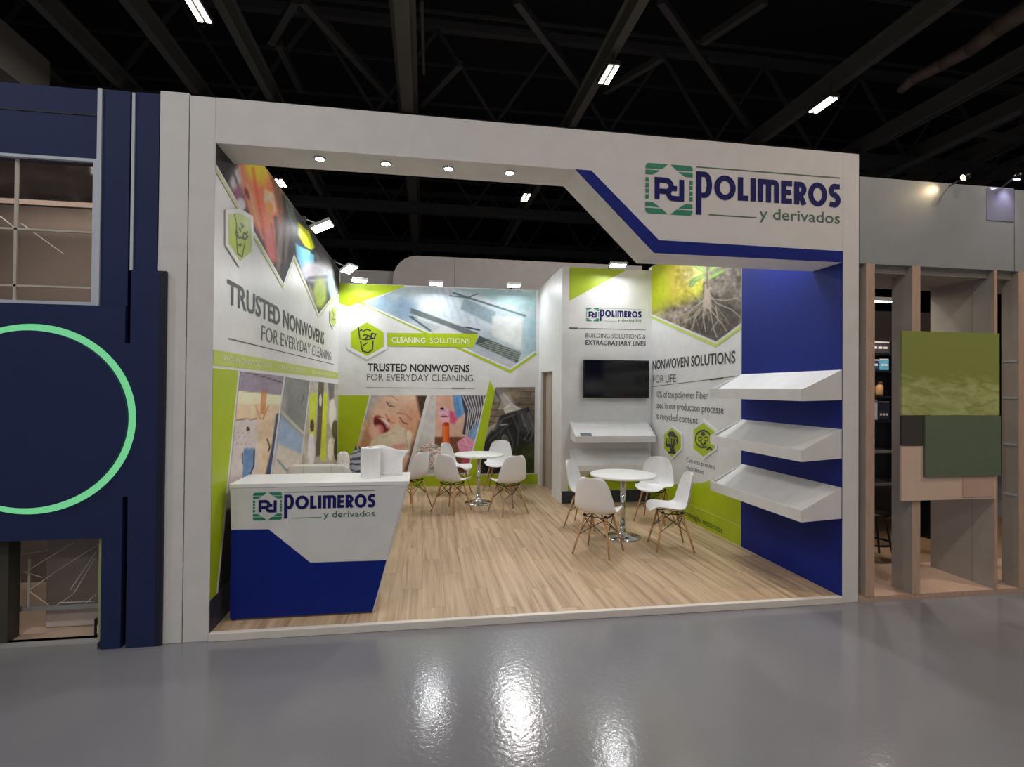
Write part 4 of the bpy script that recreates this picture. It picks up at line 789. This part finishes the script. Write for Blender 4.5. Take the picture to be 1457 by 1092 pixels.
MB().prism([(C0[0] + .583 * math.cos(t), -.032, C0[1] + .583 * math.sin(t)) for t in np.linspace(0, 2 * math.pi, 97)[:-1]], (0, -.03, 0)).build('round_panel', navy, ns_)
# upper window
w1 = struct('window_1', MB().box(-2.6, -.745, .0, .03, 2.312, 2.335).box(-2.6, -.745, .0, .03, 3.29, 3.31), trimlt, 'framed upper window of the navy stand, wrapped in film', 'window')
MB().box(-.772, -.746, .0, .03, 2.335, 3.29).build('frame_side', trimlt, w1)
for z in (2.43, 2.81): MB().box(-2.6, -.775, .03, .045, z, z + .013).build('glazing_bar', mat('pale_bar', (190, 182, 172), .5), w1)
for x in (-1.26, -1.9): MB().box(x, x + .018, .03, .045, 2.335, 3.29).build('glazing_bar', mat('pale_bar', (190, 182, 172), .5), w1)
def film_mat():
    m = bpy.data.materials.new('clear_film'); m.use_nodes = True; nt = m.node_tree; b = nt.nodes['Principled BSDF']; N = nt.nodes.new; L = nt.links.new
    out = nt.nodes['Material Output']; tr = N('ShaderNodeBsdfTransparent'); tr.inputs[0].default_value = (.86, .84, .82, 1); mx = N('ShaderNodeMixShader'); fr = N('ShaderNodeFresnel'); fr.inputs['IOR'].default_value = 1.35
    gl = N('ShaderNodeBsdfGlossy'); gl.inputs['Roughness'].default_value = .12; tc = N('ShaderNodeTexCoord'); nz = N('ShaderNodeTexNoise'); nz.inputs['Scale'].default_value = 3.0; bp = N('ShaderNodeBump'); bp.inputs['Strength'].default_value = .35; bp.inputs['Distance'].default_value = .06
    L(tc.outputs['Object'], nz.inputs['Vector']); L(nz.outputs['Fac'], bp.inputs['Height']); L(bp.outputs[0], gl.inputs['Normal']); L(fr.outputs[0], mx.inputs[0]); L(tr.outputs[0], mx.inputs[1]); L(gl.outputs[0], mx.inputs[2]); L(mx.outputs[0], out.inputs['Surface'])
    return m
film = film_mat(); creasem = mat('film_crease', (216, 206, 196), .3)
pane = MB().box(-2.6, -.775, .048, .050, 2.335, 3.29).build('pane', film, w1)
def crease(parent, pl_, pts, w_=.006):
    mb = MB()
    for a, b in zip(pts[:-1], pts[1:]): mb.cyl(hit(1, pl_, *a), hit(1, pl_, *b), w_, w_ * .6, n=6)
    mb.build('film_crease', creasem, parent)
for q in ([(0, 308), (28, 330)], [(30, 318), (90, 361)]): crease(w1, .045, q, .0045)
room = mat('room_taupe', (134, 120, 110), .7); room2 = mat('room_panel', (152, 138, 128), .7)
rm = ns_
MB().box(-3.2, -.50, 1.30, 1.36, .0, 3.5).build('back_wall', room, rm)
MB().box(-.56, -.50, .15, 1.30, .0, 3.42).build('side_wall', room, rm)
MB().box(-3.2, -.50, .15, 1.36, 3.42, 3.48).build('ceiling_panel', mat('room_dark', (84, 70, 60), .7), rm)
MB().box(-3.2, -.50, .06, 1.36, .0, .045).build('floor_panel', mat('room_floor', (196, 172, 150), .6), rm)
for x0, x1, z0, z1 in ((-1.42, -.72, 2.46, 3.33), (-1.30, -1.0, 2.0, 2.62), (-.98, -.72, 2.0, 2.62)): MB().box(x0, x1, 1.27, 1.30, z0, z1).build('wall_board', room2, rm)
for x0, x1, z in ((-1.42, -.74, 2.98), (-1.42, -.74, 2.74)): MB().box(x0, x1, 1.255, 1.27, z, z + .02).build('board_rail', mat('rail_pale', (206, 190, 172), .5), rm)
tag(MB().box(-3.0, -.80, .9, .95, 3.24, 3.28).build('bracket', mat('room_dark', (84, 70, 60), .7), rm), 'dark rail under the room ceiling')
lamp('lamp', 'AREA', rm, (-1.5, .7, 3.40), (-1.5, .8, 0), 18, (1, .93, .87), 1.2, .3)
# lower opening with wrapped goods
wo = struct('window_2', MB().box(-.700, -.685, .002, .13, .05, .745), mat('pale_green_edge', (168, 176, 120), .5), 'low opening of the navy stand covered with creased film', 'window')
MB().box(-2.6, -.685, -.03, .10, .0, .045).build('sill', mat('sill_grey', (150, 150, 150), .5), wo)
MB().box(-2.6, -.70, .20, .202, .23, .745).build('film_sheet', film, wo)
MB().box(-2.6, -.70, .19, .21, .20, .23).build('film_rail', mat('sill_grey', (150, 150, 150), .5), wo)
MB().box(-1.75, -1.27, .05, .16, .05, .745).build('side_board', mat('dark_olive', (64, 62, 52), .6), wo)
for q in ([(35, 815), (105, 772)], [(42, 840), (85, 810), (140, 775)], [(33, 814), (60, 822)], [(42, 842), (70, 862)], [(75, 866), (105, 845), (135, 795)], [(113, 868), (137, 845)], [(100, 840), (137, 785)], [(30, 790), (70, 783)], [(84, 858), (135, 856)]): crease(wo, .195, q, .0035)
for x in (28, 42): 
    p = hit(1, .195, x, 800); MB().box(p[0] - .006, p[0] + .006, .19, .2, .23, .745 if x == 28 else .56).build('film_batten', mat('pale_bar', (190, 182, 172), .5), wo)
wc = mat('wrapped_grey', (206, 194, 186), .45, bump=.15, bscale=9)
tag(MB().box(-1.18, -.72, .27, .95, .046, .72).build('wrapped_crate', wc, loc=(-1.0, .6, .046), bevel=.01), 'grey wrapped crate behind the creased film in the navy stand', 'crate')
so_ = thing('power_socket', (-.745, .1, .045), 'small black socket box on the sill of the navy stand', 'socket')
MB().box(-.765, -.715, .08, .13, .046, .165).build('socket_box', blackp, so_, bevel=.004)
MB().box(-.735, -.712, .06, .08, .07, .13).build('plug', mat('plug_white', (220, 220, 220), .4), so_, bevel=.003)
# ================================================================== RIGHT NEIGHBOUR: slatted stand
rt = thing('slatted_stand', (6.0, .1, 0), 'neighbouring stand with metallic grey fascia above wooden uprights', 'exhibition stand')
fas = mat('fascia_metal', (152, 158, 160), .42, metal=.1, bump=.02, bscale=8)
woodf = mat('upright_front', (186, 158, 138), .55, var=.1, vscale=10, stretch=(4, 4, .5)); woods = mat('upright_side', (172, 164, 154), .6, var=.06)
MB().box(5.09, 6.645, .0, .06, 2.86, 3.60).build('fascia', fas, rt); MB().box(6.655, 8.4, .0, .06, 2.86, 3.59).build('fascia', fas, rt)
MB().box(6.36, 6.64, -.006, 0, 3.30, 3.59).build('glossy_patch', mat('patch_gloss', (176, 176, 196), .08, metal=.5), rt)
MB().box(5.09, 8.4, .06, .70, 2.80, 2.86).build('soffit', woods, rt)
def upright(x0, x1, d, dd=0):
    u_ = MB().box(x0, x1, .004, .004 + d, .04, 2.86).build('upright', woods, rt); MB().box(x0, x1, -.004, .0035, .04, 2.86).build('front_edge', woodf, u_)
upright(5.15, 5.235, .20); upright(5.60, 5.68, .20); upright(6.435, 6.465, .19); upright(6.69, 6.78, .14); upright(7.3, 7.38, .2)
MB().box(6.44, 6.47, .20, .62, .04, 2.86).build('deep_panel', woods, rt)
MB().box(5.74, 6.44, .60, .63, .04, 2.86).build('back_panel', woods, rt) if False else None
MB().box(5.09, 8.4, .0, .75, .0, .04).build('base_plate', woodf, rt)
for z in (2.05, 1.72, 1.30, .85): MB().box(6.684, 6.689, .01, .13, z, z + .015).build('clip', trimlt, rt)
sg = thing('panel_sign', (6.0, -.05, .83), 'layered sign panel of moss green, dark green and beige boards', 'sign')
def moss_mat():
    m = bpy.data.materials.new('moss_print'); m.use_nodes = True; nt = m.node_tree; b = nt.nodes['Principled BSDF']; N = nt.nodes.new; L = nt.links.new
    tc = N('ShaderNodeTexCoord'); mp = N('ShaderNodeMapping'); mp.inputs['Rotation'].default_value = (0, .7, 0); mp.inputs['Scale'].default_value = (3, 1, 9); n1 = N('ShaderNodeTexNoise'); n1.inputs['Scale'].default_value = 1.6; n1.inputs['Detail'].default_value = 4; n1.inputs['Distortion'].default_value = 1.2
    sp = N('ShaderNodeSeparateXYZ'); mr = N('ShaderNodeMapRange'); mr.inputs['From Min'].default_value = 1.35; mr.inputs['From Max'].default_value = .95; mul = N('ShaderNodeMath'); mul.operation = 'MULTIPLY'
    rp = N('ShaderNodeValToRGB'); e = rp.color_ramp.elements; e[0].position = .30; e[0].color = (*lin((142, 152, 78)), 1); e[1].position = .58; e[1].color = (*lin((182, 190, 124)), 1)
    L(tc.outputs['Object'], mp.inputs[0]); L(mp.outputs[0], n1.inputs['Vector']); L(tc.outputs['Object'], sp.inputs[0]); L(sp.outputs[2], mr.inputs[0]); L(n1.outputs['Fac'], mul.inputs[0]); L(mr.outputs[0], mul.inputs[1]); L(mul.outputs[0], rp.inputs[0]); L(rp.outputs[0], b.inputs['Base Color']); b.inputs['Roughness'].default_value = .5
    return m
MB().box(5.475, 6.455, -.03, -.006, 1.575, 2.295).build('moss_board', moss_mat(), sg)
MB().box(5.69, 6.45, -.045, -.006, 1.05, 1.572).build('green_board', mat('deep_green_felt', (98, 112, 90), .85, bump=.3, bscale=140), sg)
MB().box(5.475, 5.687, -.03, -.006, 1.315, 1.572).build('dark_board', mat('dark_brown', (66, 60, 58), .6), sg)
MB().box(5.475, 6.42, -.025, -.006, .845, 1.048).build('beige_board', mat('beige_board', (214, 188, 168), .6), sg)
MB().box(5.475, 5.687, -.025, -.006, 1.048, 1.312).build('beige_board', mat('beige_board', (214, 188, 168), .6), sg)
MB().box(6.08, 6.40, -.031, -.025, .865, 1.045).build('beige_inset', mat('beige_inset', (196, 166, 146), .6), sg)
# inside of that stand: back wall, shelf with goods, stool
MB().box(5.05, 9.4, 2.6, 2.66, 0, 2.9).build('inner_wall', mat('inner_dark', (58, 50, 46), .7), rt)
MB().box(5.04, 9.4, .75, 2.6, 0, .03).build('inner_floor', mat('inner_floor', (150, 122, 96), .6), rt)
sf = thing('product_rack', (6.95, 1.68, .03), 'dark rack with small goods glimpsed between the wooden uprights', 'rack')
for z in (.68, 1.06, 1.42, 1.70, 2.0, 2.2): MB().box(6.5, 7.4, 1.5, 1.84, z, z + .025).build('rack_shelf', mat('rack_grey', (120, 116, 112), .5) if z in (.68, 1.06) else blackp, sf)
for x in (6.47, 7.4): MB().box(x, x + .03, 1.5, 1.84, .03, 2.36).build('rack_side', blackp, sf)
MB().box(6.5, 7.4, 1.84, 1.86, .6, 2.4).build('rack_back', blackp, sf)
for (x0, x1, z0, z1, c_, nm, lb) in ((6.60, 6.84, 2.226, 2.36, (60, 58, 66), 'product_box', 'dark box with white marks on the top shelf between the uprights'), (6.60, 6.70, 2.026, 2.15, (30, 54, 96), 'product_box', 'navy box beside the light blue box on the rack'), (6.71, 6.83, 2.026, 2.16, (96, 178, 214), 'product_box', 'light blue box on the rack between the uprights'),
        (6.60, 6.69, 1.726, 1.90, (196, 150, 104), 'product_jar', 'left tan jar on the rack between the uprights'), (6.71, 6.80, 1.726, 1.90, (206, 166, 122), 'product_jar', 'right tan jar on the rack between the uprights'), (6.60, 6.68, 1.446, 1.68, (206, 208, 216), 'product_box', 'tall white pack below the tan jars'), (6.69, 6.84, 1.446, 1.66, (36, 40, 64), 'product_box', 'dark navy pack below the tan jars')):
    t = thing(nm, ((x0 + x1) / 2, 1.58, z0), lb, 'box' if nm == 'product_box' else 'jar', 'goods on the rack of the slatted stand'); m_ = mat('goods_%d_%d' % (c_[0], c_[2]), c_, .5)
    if nm == 'product_box':
        MB().box(x0, x1, 1.52, 1.64, z0, z1 - .012).build('carton', m_, t, bevel=.004); MB().box(x0 + .003, x1 - .003, 1.523, 1.637, z1 - .012, z1).build('lid', mat('pack_white', (222, 222, 222), .5), t)
        for k in range(3): MB().box(x0 + .02 + k * (x1 - x0 - .04) / 3, x0 + .012 + (k + .8) * (x1 - x0 - .03) / 3, 1.518, 1.5199, z0 + .05, z0 + .075).build('print_mark', mat('pack_white', (222, 222, 222), .5), t)
    else:
        c = ((x0 + x1) / 2, 1.58, z0); MB().lathe([(.036, 0), (.043, .02), (.043, .11), (.030, .135)], c, 20).build('jar_body', m_, t, smooth=True); MB().lathe([(.034, .135), (.034, .165)], c, 20).build('lid', mat('jar_lid', (92, 60, 40), .5), t, smooth=True)
st = thing('stool', (6.15, 1.0, .03), 'black wire stool leg glimpsed low between the wooden uprights', 'stool')
SX, SY = 6.15, 1.02
MB().lathe([(.16, .43), (.17, .45), (.16, .47)], (SX, SY, .03), 24).build('seat', blackp, st, smooth=True)
for a in range(4):
    t = a * math.pi / 2 + .5; MB().cyl((SX + .12 * math.cos(t), SY + .12 * math.sin(t), .46), (SX + .2 * math.cos(t), SY + .2 * math.sin(t), .03), .011, n=8).build('leg', blackp, st)
rn = 20; MB().add([(SX + .18 * math.cos(2 * math.pi * i / rn) * s_, SY + .18 * math.sin(2 * math.pi * i / rn) * s_, z) for s_, z in ((1, .18), (1.06, .18), (1.06, .20), (1, .20)) for i in range(rn)], [(r * rn + i, r * rn + (i + 1) % rn, ((r + 1) % 4) * rn + (i + 1) % rn, ((r + 1) % 4) * rn + i) for r in range(4) for i in range(rn)]).build('foot_ring', blackp, st)
cl = thing('ceiling_lamp', (6.3, 1.15, 2.8), 'small bright ceiling lamp glimpsed inside the slatted stand', 'ceiling light')
MB().box(6.1, 6.5, 1.1, 1.2, 2.76, 2.80).build('housing', lampbody, cl); MB().box(6.11, 6.49, 1.11, 1.19, 2.752, 2.76).build('tube', hall_e, cl)
lamp('lamp', 'AREA', cl, (6.3, 1.15, 2.74), (6.3, 1.15, 0), 12, (1, .85, .7), .4, .1)
# warm spotlight on the fascia and its cool neighbour
def spotl(p, tgt, label, watts, col, spot, em):
    t = thing('spotlight', p, label, 'spotlight'); p = np.array(p, float); d = np.array(tgt, float) - p; d /= np.linalg.norm(d)
    MB().cyl(p - d * .05, p, .022, .03, n=14).build('lamp_head', blackp, t, smooth=True); MB().cyl(p + d * .0005, p + d * .003, .026, n=14).build('lens', em, t)
    MB().cyl(p - d * .04, (p[0], .03, p[2] - .03), .006, n=6).build('arm', steel, t)
    lamp('lamp', 'SPOT', t, p + d * .01, tgt, watts, col, .02, spot=spot, blend=.9)
spotl((5.97, -.13, 3.60), (5.25, .04, 3.28), 'tiny warm spotlight on the top edge of the grey fascia', 4.0, (1, .72, .42), 90, mat('warm_lens', (255, 220, 170), .5, emit=(255, 214, 160), estr=6, var=0))
spotl((6.55, -.10, 3.64), (6.5, .0, 3.3), 'tiny violet white spotlight at the right end of the grey fascia', 3.0, (.78, .74, 1.0), 90, mat('violet_lens', (230, 220, 255), .5, emit=(225, 215, 255), estr=14, var=0))
